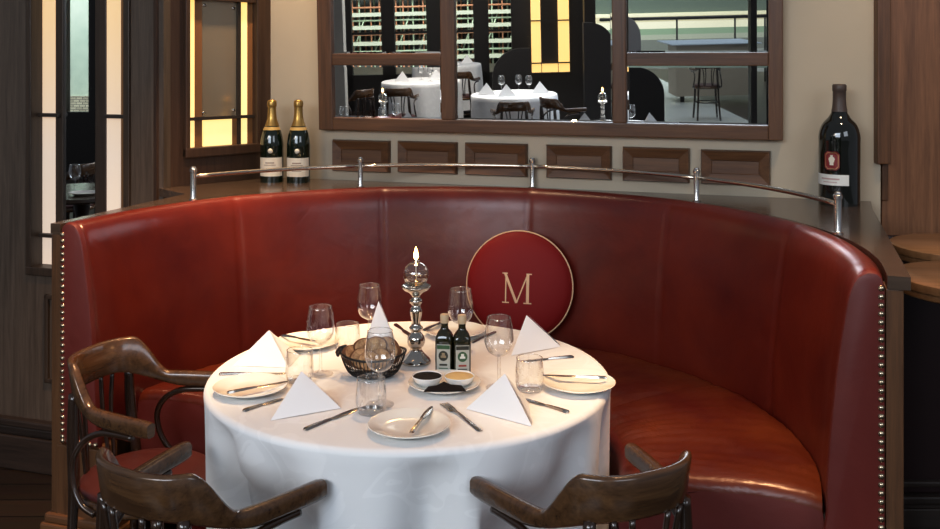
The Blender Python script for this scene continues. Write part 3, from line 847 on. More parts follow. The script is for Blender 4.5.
# candlestick and globe lamp
x, y = tp(416, 362.5)
silver = plain('mercury_silver', (.58,.54,.48), .14, 1)
t = cs_root = thing('candlestick', 'turned silver candlestick in the middle of the dining table', 'candlestick', (x,y,ZS)); t.scale = (1,1,1.05)
cs = [(.0,.0),(.040,.0),(.041,.004),(.037,.010),(.030,.016),(.022,.024),(.016,.032),(.0155,.038)]
obj('base', lathe(smooth_prof(cs[1:], 4), 32), silver, t)
stm = smooth_prof([(.0155,.038),(.021,.044),(.024,.054),(.022,.066),(.014,.076),(.0125,.080),(.0175,.085),(.018,.090),(.0125,.096),(.0115,.104),(.0155,.122),(.0170,.134),(.0125,.144),(.012,.148),(.0175,.154),(.0175,.160),(.012,.166),(.0125,.172),(.020,.180)], 5)
obj('stem', lathe(stm, 32), silver, t)
obj('cup', lathe([(.020,.180),(.034,.187),(.040,.194),(.0405,.197),(.037,.1965),(.030,.192),(0,.190)], 32), silver, t)
t2_ = thing('globe_lamp', 'clear glass globe oil lamp with lit flame on the candlestick', 'lamp', (x,y,ZS+.2022))
gp = [(.036*math.sin(R(a)), .0345 - .0345*math.cos(R(a))) for a in range(8, 166, 6)]
obj('globe', lathe([(0,gp[0][1])]+gp+[(.010,.0695),(.010,.072),(.0,.072)], 36), thin_glass('globe_glass', (.98,.975,.96), .9, .14), t2_)
lq = [(.0335*math.sin(R(a)), .0345 - .0325*math.cos(R(a))) for a in range(10, 100, 6)]
obj('oil', lathe([(0,lq[0][1])]+lq+[(0,lq[-1][1])], 32), thin_glass('lamp_oil', (.97,.93,.85), .4, .03, (.8,.66,.45)), t2_)
obj('wick', tube([(.002,0,.018),(0,0,.045),(0,0,.076)], .0016, 8), plain('wick', (.7,.66,.58), .7), t2_)
fm = plain('flame', (1,.6,.2), .5, emit=(1,.52,.16), es=22)
fo = obj('flame', lathe(smooth_prof([(.0,.073),(.0044,.077),(.0064,.084),(.0054,.093),(.0024,.103),(0,.110)], 4), 16), fm, t2_)
lp = bpy.data.lights.new('flame_light', 'POINT'); lp.energy = .6; lp.color = (1,.55,.22); lp.shadow_soft_size = .012
lo = bpy.data.objects.new('flame_light', lp); C.objects.link(lo); lo.location = (x, y, ZS+.2022+.128)

# bread basket
x, y = tp(373, 376); bkx, bky = x, y
t = thing('bread_basket', 'dark wire bread basket on the table left of the candlestick', 'basket', (x,y,ZS), R(-6))
wire = plain('dark_wire', (.022,.020,.020), .35, .6)
def bp(a, k):   # k 0 bottom .. 1 rim
    r = .042 + (.041)*(k**.6); z = .003 + .058*k**1.5
    return (r*1.02*math.cos(a), r*.86*math.sin(a), z)
bm = BM()
for i in range(52): add_tube(bm, [bp(2*PI*i/52, k/7) for k in range(8)], .0012, 6)
obj('wire_ribs', bm, wire, t)
bm = BM()
for k in (0,.35): add_tube(bm, [bp(2*PI*i/48, k) for i in range(48)], .0018, 6, closed=True)
obj('ring', bm, wire, t)
bm = BM(); ring = []
for i in range(64):
    a = 2*PI*i/64; p = bp(a, 1); ring.append((p[0], p[1], p[2] + .004*math.cos(2*a)))
add_tube(bm, ring, .0030, 8, closed=True); obj('rim', bm, wire, t)
bm = add_tube(BM(), [(-.078,.030,.066),(-.088,.012,.064),(-.090,-.010,.060),(-.084,-.034,.060)], [.004,.007,.007,.004], 10); obj('handle', bm, wire, t)
bm = lathe([(0,.0045),(.040,.0045)], 30, sy=.86); obj('liner', bm, wire, t)
crust = plain('crust', (.13,.05,.018), .75)
def crumb_mat():
    m, t_, b = nt('crumb'); v = coords(t_); n = noise(t_, 90, 4, .7, v)
    r = ramp(t_, n.outputs['Fac'], [(.35,(.27,.15,.07)),(.62,(.54,.35,.18))]); t_.links.new(r.outputs['Color'], b.inputs['Base Color']); b.inputs['Roughness'].default_value = .85
    bump(t_, b, n.outputs['Fac'], .5, .003); return m
crumb = crumb_mat()
def make_bread(label, loc, rot, sc):
    t = thing('bread_slice', label, 'bread', loc, 0, 'bread slices in the basket'); t.rotation_euler = rot; t.scale = (sc,)*3
    out = [(.034*math.cos(R(a))*(1+.05*math.sin(3*R(a))), .027*math.sin(R(a))*(1 + .12*(1 if a < 180 else -1)*math.sin(R(a)))) for a in range(0,360,12)]
    b = BM(); th = .008; rows = []
    for k, z in ((.93,-th),(1.0,-th*.6),(1.02,0),(1.0,th*.6),(.93,th)):
        rows.append([b.verts.new((x_*k, y_*k, z)) for x_, y_ in out])
    for A, B in zip(rows, rows[1:]):
        for i in range(30): b.faces.new((A[i],A[(i+1)%30],B[(i+1)%30],B[i]))
    obj('crust', b, crust, t)
    b = BM()
    for z, k in ((-th-.0003,.93),(th+.0003,.93)):
        c = b.verts.new((0,0,z*1.15)); rg = [b.verts.new((x_*k, y_*k, z)) for x_, y_ in out]
        for i in range(30): b.faces.new((c, rg[i], rg[(i+1)%30]))
    obj('crumb', b, crumb, t); return t
BR = [((-.055,-.008,.058),(R(60),R(12),R(55)),.88,'leftmost slice of brown bread in the basket'),
      ((-.030,-.020,.054),(R(66),R(-8),R(30)),.86,'bread slice second from the left at the front of the basket'),
      ((-.006,-.030,.050),(R(60),R(4),R(-5)),.84,'bread slice at the front centre of the basket behind the wine glass'),
      ((.024,-.026,.055),(R(62),R(8),R(-25)),.88,'bread slice at the front right of the basket'),
      ((.050,-.006,.062),(R(68),R(-10),R(-45)),.88,'rightmost bread slice, close to the candlestick'),
      ((-.022,.014,.068),(R(72),R(14),R(20)),.94,'bread slice standing at the back left of the basket'),
      ((.006,.008,.074),(R(76),R(-16),R(0)),.92,'tallest bread slice at the middle of the basket'),
      ((.034,.020,.070),(R(70),R(10),R(-20)),.94,'bread slice standing at the back right of the basket')]
b0 = None
for (dx,dy,dz), rot, sc, lab in BR:
    if b0 is None: b0 = make_bread(lab, (bkx+dx,bky+dy,ZS+dz-.004), rot, sc)
    else:
        r_ = dup(b0, (bkx+dx,bky+dy,ZS+dz-.004), 0, lab); r_.rotation_euler = rot; r_.scale = (sc,)*3

# napkins : folded pyramids
def napkin(L, Rr, Bk, apex_px, lab, lay=1):
    l, r, b = [Vector((*tp(*p), 0)) for p in (L, Rr, Bk)]
    c = (l+r+b)/3
    Ya = (l.y*.3 + r.y*.3 + b.y*.4)
    ap_ = Vector(((apex_px[0]-HX)/F*Ya, Ya, hgt(apex_px[1], Ya)-ZS))
    o3 = [p - Vector((c.x,c.y,0)) for p in (l, r, b)]; ap_ = ap_ - Vector((c.x,c.y,0))
    bm = BM(); N = 12
    def face(P, Q, bulge, off=0):
        n = (Q-P).cross(ap_-P).normalized(); rows_ = []
        for j in range(N+1):
            s = j/N; row = []
            for i in range(N+1):
                w_ = i/N; p = (P*(1-w_)+Q*w_)*(1-s) + ap_*s
                q = 4*w_*(1-w_)*(1-s)*(.35+s)*1.3
                row.append(p + n*(bulge*q+off))
            rows_.append(row)
        vs = [[bm.verts.new(p) for p in row] for row in rows_]
        for j in range(N):
            for i in range(N): 
                try: bm.faces.new((vs[j][i],vs[j][i+1],vs[j+1][i+1],vs[j+1][i]))
                except ValueError: pass
    face(o3[0], o3[1], .003); face(o3[1], o3[2], .002); face(o3[2], o3[0], .002)
    bmesh.ops.remove_doubles(bm, verts=bm.verts, dist=.0005)
    # extra folded layers showing along the open edge
    for k in (1, 2):
        e = (o3[2]-o3[1]).normalized() * (.006*k)
        P, Q = o3[1] + e, o3[2] + e*.3
        n = (Q-P).cross(ap_-P).normalized()
        face(o3[1]*(1-.05*k)+o3[2]*.05*k - n*0, o3[1]*(1-.16*k)+o3[2]*.16*k, .0, .0016*k)
    o = obj('napkin', bm, napkin_m, loc=(c.x,c.y,ZS), auto=35)
    return tag(o, lab, 'napkin', 'folded napkins standing on the dining table')
napkin((233,366),(288,368),(300,356),(269,330), 'white folded napkin at the left side behind the left plate')
napkin((270.5,421),(341,408.5),(322,392),(301.5,371), 'white folded napkin at the front left, between two knives')
napkin((360,359),(402,357),(390,352.5),(378.5,301), 'white folded napkin at the back, behind the bread basket')
napkin((466,409),(532,427),(528,402),(505,373.5), 'white folded napkin at the front right beside the fork')
napkin((511,356),(561,347),(545,337),(526.5,315), 'white folded napkin at the back right below the round cushion')

# cutlery
def cutlery(kind, p0, p1, lab, dz=0.0, lift=0.0):
    a, b = Vector((*tp(*p0, .75+dz), 0)), Vector((*tp(*p1, .75+dz), 0))
    L = (b-a).length; ang = math.atan2(b.y-a.y, b.x-a.x)
    nm = 'fork' if kind == 'fork' else 'knife'
    t = thing(nm, lab, nm, (a.x, a.y, ZS+dz), ang, 'cutlery on the dining table')
    if lift: t.rotation_euler = (0, -lift, ang)
    def ribbon(name, st):   # st: (x, halfwidth, z0, z1)
        bm = BM(); rr = []
        for x_, w_, z0_, z1_ in st:
            rr.append([bm.verts.new(p) for p in ((x_,-w_,z0_),(x_,-w_*.6,z1_),(x_,w_*.6,z1_),(x_,w_,z0_),(x_,w_*.6,z0_-.0002),(x_,-w_*.6,z0_-.0002))])
        for A, B in zip(rr, rr[1:]):
            for i in range(6): bm.faces.new((A[i],A[(i+1)%6],B[(i+1)%6],B[i]))
        bm.faces.new(rr[0]); bm.faces.new(rr[-1][::-1])
        return obj(name, bm, steel_dark, t, auto=50)
    if nm == 'knife':
        h = L*.48; w = .0068 if kind == 'knife' else .0058
        ribbon('handle', [(0,w*.6,.001,.0035),(.004,w*.95,.0006,.0052),(h*.3,w*.9,.0006,.0056),(h*.8,w*.62,.001,.0050),(h,w*.55,.001,.0042)])
        ribbon('blade', [(h,w*.5,.0015,.0036),(h+.012,w*1.15,.0014,.0030),(L*.75,w*1.3,.0012,.0026),(L*.92,w*1.1,.0010,.0024),(L*.985,w*.5,.0008,.0020),(L,w*.12,.0008,.0016)])
    else:
        h = L*.66
        ribbon('handle', [(0,.004,.001,.003),(.006,.0068,.0006,.0034),(h*.4,.0048,.001,.0045),(h*.8,.0028,.003,.0065),(h,.003,.003,.006)])
        hd = ribbon('head', [(h,.003,.003,.006),(h+.010,.0090,.0022,.0042),(h+.022,.0104,.0010,.0028),(h+.026,.0104,.0010,.0028)])
        for k in range(4):
            yk = -.0087 + .0058*k
            bm = BM(); add_box(bm, h+.024, L, yk-.0013, yk+.0013, .0012, .0028); obj('tine', bm, steel_dark, t, smooth=False)
    return t
PZ = .019
cutlery('knife', (219,375), (287,374), 'knife lying just behind the left side plate')
cutlery('butter', (227,394), (288,382), 'butter knife resting on the left side plate', PZ)
cutlery('knife', (243,412), (283,399), 'knife between the left plate and the front left napkin')
cutlery('knife', (304,431), (358,409), 'dinner knife at the front left pointing toward the front tumbler')
cutlery('butter', (411,434), (432,407), 'butter knife resting on the front side plate', PZ)
cutlery('fork', (481,432), (443.5,404.5), 'fork lying right of the front plate')
cutlery('knife', (569,413.5), (522,399), 'dinner knife emerging from behind the right-front napkin')
cutlery('butter', (607,379), (543,376), 'butter knife resting on the right side plate', PZ)
cutlery('knife', (573.5,357.5), (520,362), 'knife lying behind the right tumbler and plate')
cutlery('butter', (281,336), (316,342), 'butter knife resting on the back left plate', PZ)
cutlery('knife', (288,350), (330,345.5), 'knife lying in front of the back left plate')
cutlery('butter', (423,331.5), (448,320), 'butter knife resting on the back plate beside the candlestick', PZ)
cutlery('knife', (471,343.5), (496,332), 'knife lying right of the oil bottles by the back plate')
cutlery('knife', (395,325), (412,337), 'knife lying half hidden behind the candlestick')

# ------------------------------------------------------------------ chairs
def rail_path(n=96):
    half = smooth_prof([(.0,-.228),(.055,-.224),(.105,-.203),(.150,-.150),(.180,-.080),(.200,.0),(.212,.06),(.222,.120)], 8)
    half = [(x*.90, y*.95) for x, y in half]; full = [(-x, y) for x, y in half[::-1][:-1]] + half
    L = [0]
    for a, b in zip(full, full[1:]): L.append(L[-1] + math.hypot(b[0]-a[0], b[1]-a[1]))
    return [(x, y, -1 + 2*l/L[-1]) for (x, y), l in zip(full, L)]
def rail_bm():
    P = rail_path(96); bm = BM(); rings = []; th = .0105
    for i, (x_, y_, s) in enumerate(P):
        a, b = P[max(i-1,0)], P[min(i+1,len(P)-1)]
        d = Vector((b[0]-a[0], b[1]-a[1], 0)).normalized(); n = Vector((d.y,-d.x,0))   # outward
        k = 1 - sst(.29, .53, abs(s))
        zt_ = .690 + .098*k; zb_ = .650 + .048*(1-sst(.15,.65,abs(s)))
        e = 1.0
        if abs(s) > .95: e = .86 if abs(s) > .985 else .96
        zm_ = (zt_+zb_)/2; zt_ = zm_+(zt_-zm_)*e; zb_ = zm_+(zb_-zm_)*e
        thk = th*(1+.25*(1-k))
        lean = .012*k
        p = Vector((x_, y_, 0)); r_ = .007
        ring = []
        for off, z in ((-thk,zb_+r_),(-thk+r_*.6,zb_),(thk-r_*.6,zb_),(thk,zb_+r_),(thk,zt_-r_),(thk-r_*.7,zt_-.0012),(0,zt_),(-thk+r_*.7,zt_-.0012),(-thk,zt_-r_)):
            f_ = (z-zb_)/(zt_-zb_+1e-6)
            q = p + n*(off + lean*f_); ring.append(bm.verts.new((q.x,q.y,z)))
        rings.append(ring)
    m = 9
    for A, B in zip(rings, rings[1:]):
        for q in range(m): bm.faces.new((A[q],A[(q+1)%m],B[(q+1)%m],B[q]))
    bm.faces.new(rings[0]); bm.faces.new(rings[-1][::-1]); return bm
def make_chair(lab, loc, rz):
    t = thing('bentwood_armchair', lab, 'chair', loc, rz, 'bentwood armchairs at the dining table')
    o = obj('top_rail', rail_bm(), wood_chair, t, auto=60); o['label'] = 'broad curved wooden back and arm rail'
    SR = .176; sy = -.040
    obj('seat_frame', lathe([(SR-.035,.425),(SR,.425),(SR+.006,.432),(SR+.006,.448),(SR,.455),(SR-.035,.455)], 40, c=(0,sy,0)), wood_chair, t, auto=50)
    o = obj('seat', lathe([(0,.452)]+smooth_prof([(SR-.012,.452),(SR-.004,.460),(SR-.012,.472),(SR-.06,.480),(0,.483)],4), 40, c=(0,sy,0)), red_pad, t); o['label'] = 'round red-brown leather seat pad'
    # back legs run up to the rail
    for s in (-1,1):
        pts = smooth_prof([(s*.112,-.186,.700),(s*.118,-.183,.58),(s*.128,-.172,.44),(s*.135,-.185,.25),(s*.150,-.225,0)], 5)
        obj('leg', tube(pts, [.0125+.003*math.sin(PI*min(1,i/12)) for i in range(len(pts))], 12), wood_tube, t)
        pts = smooth_prof([(s*.135,.085,.425),(s*.142,.092,.25),(s*.160,.108,0)], 5)
        obj('leg', tube(pts, [.0165-.005*i/len(pts) for i in range(len(pts))], 12), wood_tube, t)
        # bent arm support: along the arm underside, then a loop down and back to the seat
        pts = smooth_prof([(s*.190,.052,.6405),(s*.181,.0,.6400),(s*.172,-.055,.634),(s*.168,-.105,.608),(s*.172,-.135,.56),(s*.180,-.130,.50),(s*.186,-.10,.455),(s*.188,-.06,.438)], 6)
        obj('arm_support', tube(pts, .0085, 10), wood_tube, t)
        # paired back spindles
        for k in (0,1):
            pts = smooth_prof([(s*(.078-.036*k),-.214-.010*k,.702),(s*(.062-.026*k),-.206-.006*k,.60),(s*(.058-.012*k),-.190-.006*k,.455)], 4)
            obj('spindle', tube(pts, .0062, 8), wood_tube, t)
    obj('stretcher_ring', tube([(.150*math.cos(2*PI*i/40), -.06+.150*math.sin(2*PI*i/40), .24) for i in range(40)], .008, 8, closed=True), wood_tube, t)
    return t
ch0 = None
for loc, rz, lab in CH:
    if ch0 is None: ch0 = make_chair(lab, loc, rz)
    else: dup(ch0, loc, rz, lab)

# ------------------------------------------------------------------ stools at the right
def make_stool(lab, loc):
    t = thing('bar_stool', lab, 'stool', loc, 0, 'round wooden stools by the oak wall')
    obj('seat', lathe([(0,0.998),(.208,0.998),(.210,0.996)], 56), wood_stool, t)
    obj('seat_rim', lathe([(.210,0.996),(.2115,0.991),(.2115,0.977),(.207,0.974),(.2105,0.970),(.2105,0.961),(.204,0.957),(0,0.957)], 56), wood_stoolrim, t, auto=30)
    obj('pedestal', lathe([(0,.022),(.05,.022),(.032,.06),(.028,.5),(.028,.88),(.08,0.957),(0,0.957)], 24), wood_tube, t, auto=40)
    obj('foot', lathe([(0,0),(.19,0),(.19,.010),(.06,.022),(0,.022)], 40), wood_tube, t, auto=40)
    return t
s0 = make_stool('round wooden stool top at right edge, nearer the oak wall', (1.515,3.025,0))
dup(s0, (1.335,2.575,0), 0, 'round wooden stool top at right edge, lower and nearer, beside the ledge end')
# ------------------------------------------------------------------ light
w = bpy.data.worlds.new('world'); bpy.context.scene.world = w; w.use_nodes = True
bg = w.node_tree.nodes['Background']; bg.inputs['Color'].default_value = (.80,.86,1.0,1); bg.inputs['Strength'].default_value = .23
def area(name, loc, target, sx, sy, e, col):
    l = bpy.data.lights.new(name, 'AREA'); l.shape = 'RECTANGLE'; l.size = sx; l.size_y = sy; l.energy = e; l.color = col
    o = bpy.data.objects.new(name, l); C.objects.link(o); o.location = loc
    o.rotation_euler = (Vector(target)-Vector(loc)).to_track_quat('-Z','Y').to_euler(); return o
def spot(name, loc, target, e, col, size=60, blend=.6, soft=.06):
    l = bpy.data.lights.new(name, 'SPOT'); l.energy = e; l.color = col; l.spot_size = R(size); l.spot_blend = blend; l.shadow_soft_size = soft
    o = bpy.data.objects.new(name, l); C.objects.link(o); o.location = loc
    o.rotation_euler = (Vector(target)-Vector(loc)).to_track_quat('-Z','Y').to_euler(); return o
area('window_light', (-2.2,-2.6,2.9), (-.2,2.4,.7), 3.2, 1.6, 126, (.78,.88,1.0))
area('window_light', (2.6,-2.0,3.0), (.2,2.6,.7), 2.2, 1.4, 42, (.82,.90,1.0))
spot('warm_spot', (-.05,2.95,2.95), (-.12,2.62,.75), 64, (1,.54,.23), 52, .8)
spot('warm_spot', (-.72,2.55,2.95), (-.98,3.0,.95), 270, (1,.62,.33), 50, .8)
spot('warm_spot', (.80,2.35,2.95), (.62,2.32,.58), 210, (1,.62,.33), 36, .9)
spot('warm_spot', (-.62,3.62,2.9), (-.64,3.86,1.75), 130, (1,.72,.42), 80, .9)
spot('warm_spot', (1.25,2.55,2.9), (1.45,3.15,1.0), 42, (1,.74,.48), 60, .9)  # added to warm and brighten the oak wall and stools


# ------------------------------------------------------------------ the dining room behind the camera (seen in the mirrors)
SHF = 2*math.tan(TILT)*F
def mpl(px, D, vm=VW-.03):
    X = (px-HX)/F*D; dv = (X-TX)*VX + (D-TY)*VY - vm
    return Vector((X - 2*dv*VX, D - 2*dv*VY))
def mz(py, D): return ZC - (py + SHF*(D-3.65)/D - HY)*D/F
DEP = Vector((-2*VX*VY, 1-2*VY*VY))
def mbox(px0, px1, D, th, z0, z1, bm=None, vm=VW-.03, D2=None):
    a, b = mpl(px0, D, vm), mpl(px1, D2 or D, vm)
    return prism([tuple(a), tuple(b), tuple(b+DEP*th), tuple(a+DEP*th)], z0, z1, bm=bm)
black = plain('dark_panelling', (.010,.008,.007), .4)
DW = 15
bm = BM()
for a, b in ((300,352),(382,395),(427,456.5),(474,489),(516,545)): mbox(a, b, DW, .15, 0, 3, bm)
mbox(300, 545, DW, .15, 0, .55, bm)
struct('wall_far', bm, black, local=False)
bm = BM(); mbox(512, 592, 12.6, .15, 0, 3, bm); struct('wall_partition', bm, black, local=False)
pane_g = thin_glass('window_glass', (.95,.98,.97), .3, .02)
for i, (a, b) in enumerate(((352,382),(395,427),(456.5,474),(489,516))):
    w_ = BM(); mbox(a, b, DW+.06, .01, .55, 3, w_); struct('window_%d' % (i+1), w_, pane_g, local=False)
    w_ = BM(); mbox(a, b, DW+.03, .03, mz(29.5,DW), mz(27,DW), w_); struct('trim_%d' % (10+i), w_, black, local=False)
struct('wall_pier', mbox(322, 344, 9.0, .2, 0, 3), paint('grey_paint', (.30,.28,.25), (.36,.34,.30)), local=False)
# building with scaffolding across the street
def facade_mat():
    m, t, b = nt('facade'); tc = t.nodes.new('ShaderNodeTexCoord')
    n = noise(t, 1.6, 5, .7, tc.outputs['Object']); r = ramp(t, n.outputs['Fac'], [(.42,(.012,.015,.016)),(.66,(.11,.125,.115))])
    t.links.new(r.outputs['Color'], b.inputs['Base Color']); b.inputs['Roughness'].default_value = .9; return m
fac = facade_mat()
DS = 26
o = obj('building', mbox(300, 560, DS+.8, .5, -1.5, 6), fac, smooth=False); tag(o, 'scaffolded building across the street seen through the dining room windows', 'building')
sca = thing('scaffolding', 'red and green pole scaffolding on the building across the street', 'scaffolding')
pole_r = plain('pole_red', (.42,.20,.11), .6); pole_g = plain('pole_green', (.36,.42,.30), .6); board = plain('board', (.46,.46,.36), .7)
rs = random.Random(5)
for k in range(44):
    px_ = 335 + k*4.4 + rs.uniform(-1.5,1.5); p = mpl(px_, DS + (.4 if k % 2 else 0))
    obj('pole', tube([(p.x,p.y,-1.5),(p.x,p.y,5)], .022, 6), pole_r if k % 3 else pole_g, sca)
for k in range(9):
    a, b = mpl(330+k*22, DS), mpl(345+k*22, DS); obj('brace', tube([(a.x,a.y,mz(48,DS)),(b.x,b.y,mz(8,DS))], .02, 6), pole_g, sca)
for k, py_ in enumerate((-8, 2, 9, 15, 22, 29, 38, 46, 53, 62, 68)):
    a, b = mpl(325, DS), mpl(530, DS); z = mz(py_, DS)
    if k % 2: obj('ledger', tube([(a.x,a.y,z),(b.x,b.y,z)], .03, 6), pole_r if k % 4 == 1 else pole_g, sca)
    else: obj('walkway', mbox(325, 530, DS-.1, .7, z-.05, z+.05), board, sca, smooth=False)
area('facade_fill', (*(mpl(430, 20)), 8), (*(mpl(430, DS)), 1), 8, 3, 5200, (.93,.97,1.0)) if False else None
# terrace side: balustrade and stone building
DT = 11.5
bm = BM(); mbox(585, 596, DT, .15, 0, 3, bm); mbox(751, 757, DT, .12, 0, 3, bm); mbox(772, 900, DT, .15, 0, 3, bm); struct('wall_terrace', bm, black, local=False)
w_ = BM(); mbox(596, 751, DT+.05, .01, 0, 3, w_); struct('window_5', w_, pane_g, local=False)
w_ = BM(); mbox(757, 772, DT+.05, .01, 0, 3, w_); struct('window_6', w_, pane_g, local=False)
bl_ = thing('terrace_building', 'pale stone building opposite the terrace windows', 'building')
DB2 = 24
for py0, py1, c in ((-60,14.5,(.10,.125,.105)),(14.5,17.5,(.80,.72,.52)),(17.5,23,(.62,.53,.36)),(23,30,(.85,.77,.58)),(30,36,(.28,.36,.25)),(36,41,(.42,.42,.34)),(41,52,(.20,.205,.18)),(52,130,(.33,.33,.31))):
    obj('stone_band', mbox(560, 840, DB2 + (.2 if py0 < 0 else 0), .5, mz(py1,DB2), mz(py0,DB2)), plain('stone_%d' % int(py1*10), c, .9), bl_, smooth=False)
ba = thing('balustrade', 'dark terrace railing with thin posts outside the windows', 'railing')
a, b = mpl(600, 18), mpl(800, 18); z = mz(20, 18)
obj('hand_rail', tube([(a.x,a.y,z),(b.x,b.y,z)], .03, 8), black, ba)
for px_ in (622, 677, 735, 765):
    p = mpl(px_, 18); obj('post', tube([(p.x,p.y,0),(p.x,p.y,z)], .018, 8), black, ba)
struct('floor_terrace', mbox(560, 860, 9.2, 12, .001, .006), plain('pale_deck', (.55,.57,.58), .25), local=False)
# lit panel on the partition
lpn = thing('lit_wall_panel', 'amber back-lit panel on the partition seen in the middle of the big mirror', 'wall panel')
DL = 12.52
yl = plain('amber_glass', (.5,.4,.25), .4, emit=(1,.62,.20), es=1.0)
ztop = mz(-30, DL)
for a, b, c, d in ((531.5,541,mz(71.5,DL),ztop),(558.5,569.5,mz(71.5,DL),ztop),(541.8,557.7,mz(71.5,DL),mz(62,DL))):
    obj('lit_strip', mbox(a, b, DL, .03, c, d), yl, lpn, smooth=False)
obj('glazing_bar', mbox(531, 570, DL-.02, .02, mz(62.6,DL), mz(61.4,DL)), black, lpn, smooth=False)
obj('glazing_bar', mbox(531, 570, DL-.02, .02, mz(20.2,DL), mz(19,DL)), black, lpn, smooth=False)
# high-backed booths
def booth(name, px0, px1, D, py_top, lab, mat, right=True):
    t = thing(name, lab, 'booth')
    a, b = mpl(px0, D), mpl(px1, D); w_ = (b-a).length; e = (b-a)/w_; zt_ = mz(py_top, D); r_ = min(.35, w_*.8)
    pts = [(0,0),(w_,0)] + [(w_ - r_ + r_*math.sin(R(q)) , zt_ - r_ + r_*math.cos(R(q))) for q in range(90,-1,-10)] + [(0,zt_)]
    if not right: pts = [(w_-x, z) for x, z in pts][::-1]
    bm = BM(); f = [bm.verts.new((a.x+e.x*x, a.y+e.y*x, z)) for x, z in pts]; k = [bm.verts.new((v.co.x+DEP.x*.12, v.co.y+DEP.y*.12, v.co.z)) for v in f]
    bm.faces.new(f); bm.faces.new(k[::-1]); n = len(f)
    for i in range(n): bm.faces.new((f[i],f[(i+1)%n],k[(i+1)%n],k[i]))
    obj('backrest', bm, mat, t, smooth=False)
    obj('seat', mbox(px0, px1, D+.14, .45, 0, .46), mat, t, smooth=False)
bk_l = plain('booth_black', (.012,.010,.010), .45); bk_g = plain('booth_grey', (.16,.17,.19), .5)
booth('booth_seat', 584, 614, 10.4, 23, 'dark high-backed booth below the terrace window in the mirror', bk_l)
booth('booth_seat', 612, 641, 11.0, 15, 'grey rounded booth back behind the dark booth in the mirror', bk_g)
booth('booth_seat', 492, 530, 11.9, 47, 'dark booth with rounded corner below the amber lit panel', bk_l, False)
booth('booth_seat', 629, 664, 9.4, 69, 'low dark booth end by the white-floored terrace in the mirror', bk_l)
# tables
def far_table(px, D, r, lab, rim=None):
    p = mpl(px, D); bm = BM(); n = 64; prev = None; q0 = rs.uniform(0,6)
    c0 = bm.verts.new((0,0,.75))
    for rr, z, k in ((r*.6,.75,0),(r-.01,.75,0),(r,.742,0),(r+.003,.70,.2),(r+.006,.55,.7),(r+.01,.35,1),(r+.012,.12,1)):
        ring = [bm.verts.new(((rr+.02*k*math.sin(9*i*2*PI/n+q0))*math.cos(2*PI*i/n), (rr+.02*k*math.sin(9*i*2*PI/n+q0))*math.sin(2*PI*i/n), z)) for i in range(n)]
        for i in range(n):
            if prev is None: bm.faces.new((c0, ring[i], ring[(i+1)%n]))
            else: bm.faces.new((prev[i], ring[i], ring[(i+1)%n], prev[(i+1)%n]))
        prev = ring
    o = obj('tablecloth', bm, cloth_white, loc=(p.x,p.y,0)); tag(o, lab, 'tablecloth')
    t = thing('dining_table', 'table under the ' + lab, 'table', (p.x,p.y,0))
    obj('pedestal', lathe([(0,0),(.2,0),(.2,.02),(.04,.05),(.04,.70),(r-.05,.715),(r-.05,.738),(0,.738)], 24), wood_tube, t, auto=40)
    return p
far = []
far.append(far_table(513, 10, .44, 'white cloth on the round table in the middle of the mirror'))
far.append(far_table(420, 11.7, .47, 'white cloth on the table in the left section of the mirror'))
far.append(far_table(446, 14.2, .50, 'white cloth on the farthest table by the scaffolding windows'))
far.append(far_table(612, 7.45, .46, 'white cloth on the near table with a candle at the mirror right'))
far.append(far_table(378, 7.8, .46, 'white cloth on the near table with a candle at the mirror left'))
tt = thing('serving_table', 'tall table under a pale drop cloth by the terrace windows in the mirror', 'table')
obj('cloth', mbox(676, 757, 15, .6, mz(99,15), mz(47.5,15)), plain('drop_cloth', (.42,.36,.29), .7), tt, smooth=False)  # tan light on the cloth side put into its colour
obj('cloth_top', mbox(672, 762, 14.95, 1.2, mz(47.5,15), mz(47.2,15)+.01), plain('drop_cloth_top', (.50,.56,.66), .5), tt, smooth=False)  # cooler, lighter copy for the lit top of the same cloth
for a_ in (680, 750): obj('leg', mbox(a_, a_+4, 15.1, .05, 0, mz(99,15)), black, tt, smooth=False)
def tri_napkin(p, ang, lab):
    bm = BM(); L, Q, B = Vector((-.075,0,0)), Vector((.075,0,0)), Vector((.0,.07,0)); a = Vector((0,.02,.095))
    v = [bm.verts.new(x*1.3) for x in (L,Q,B,a)]
    for q in ((0,1,3),(1,2,3),(2,0,3),(2,1,0)): bm.faces.new([v[i] for i in q])
    o = obj('napkin', bm, napkin_m, smooth=False, loc=(p[0],p[1],.7505), rotz=ang); tag(o, lab, 'napkin')
E1 = Vector((1-2*VX*VX, -2*VX*VY)); E2 = DEP
def off(p, x, d): q = p + E1*x + E2*d; return (q.x, q.y)
AN = math.atan2(E1.y, E1.x) + PI
for i, (k, x, d, w_) in enumerate(((0,-.28,-.05,'left side of the middle mirror table'),(0,-.08,-.24,'front of the middle mirror table'),(0,.27,-.02,'right side of the middle mirror table'),
    (1,-.22,-.05,'left-section mirror table'),(1,.18,.1,'right side of the left-section mirror table'),(2,.10,-.15,'front of the farthest mirror table'),(2,.30,.05,'right of the farthest mirror table'),
    (3,-.22,-.05,'left of the candle on the near mirror table'),(3,.27,-.12,'right of the candle on the near mirror table'),(4,.22,-.05,'near left mirror table'))):
    tri_napkin(off(far[k], x, d), AN + rs.uniform(-.4,.4), 'folded white napkin, ' + w_)
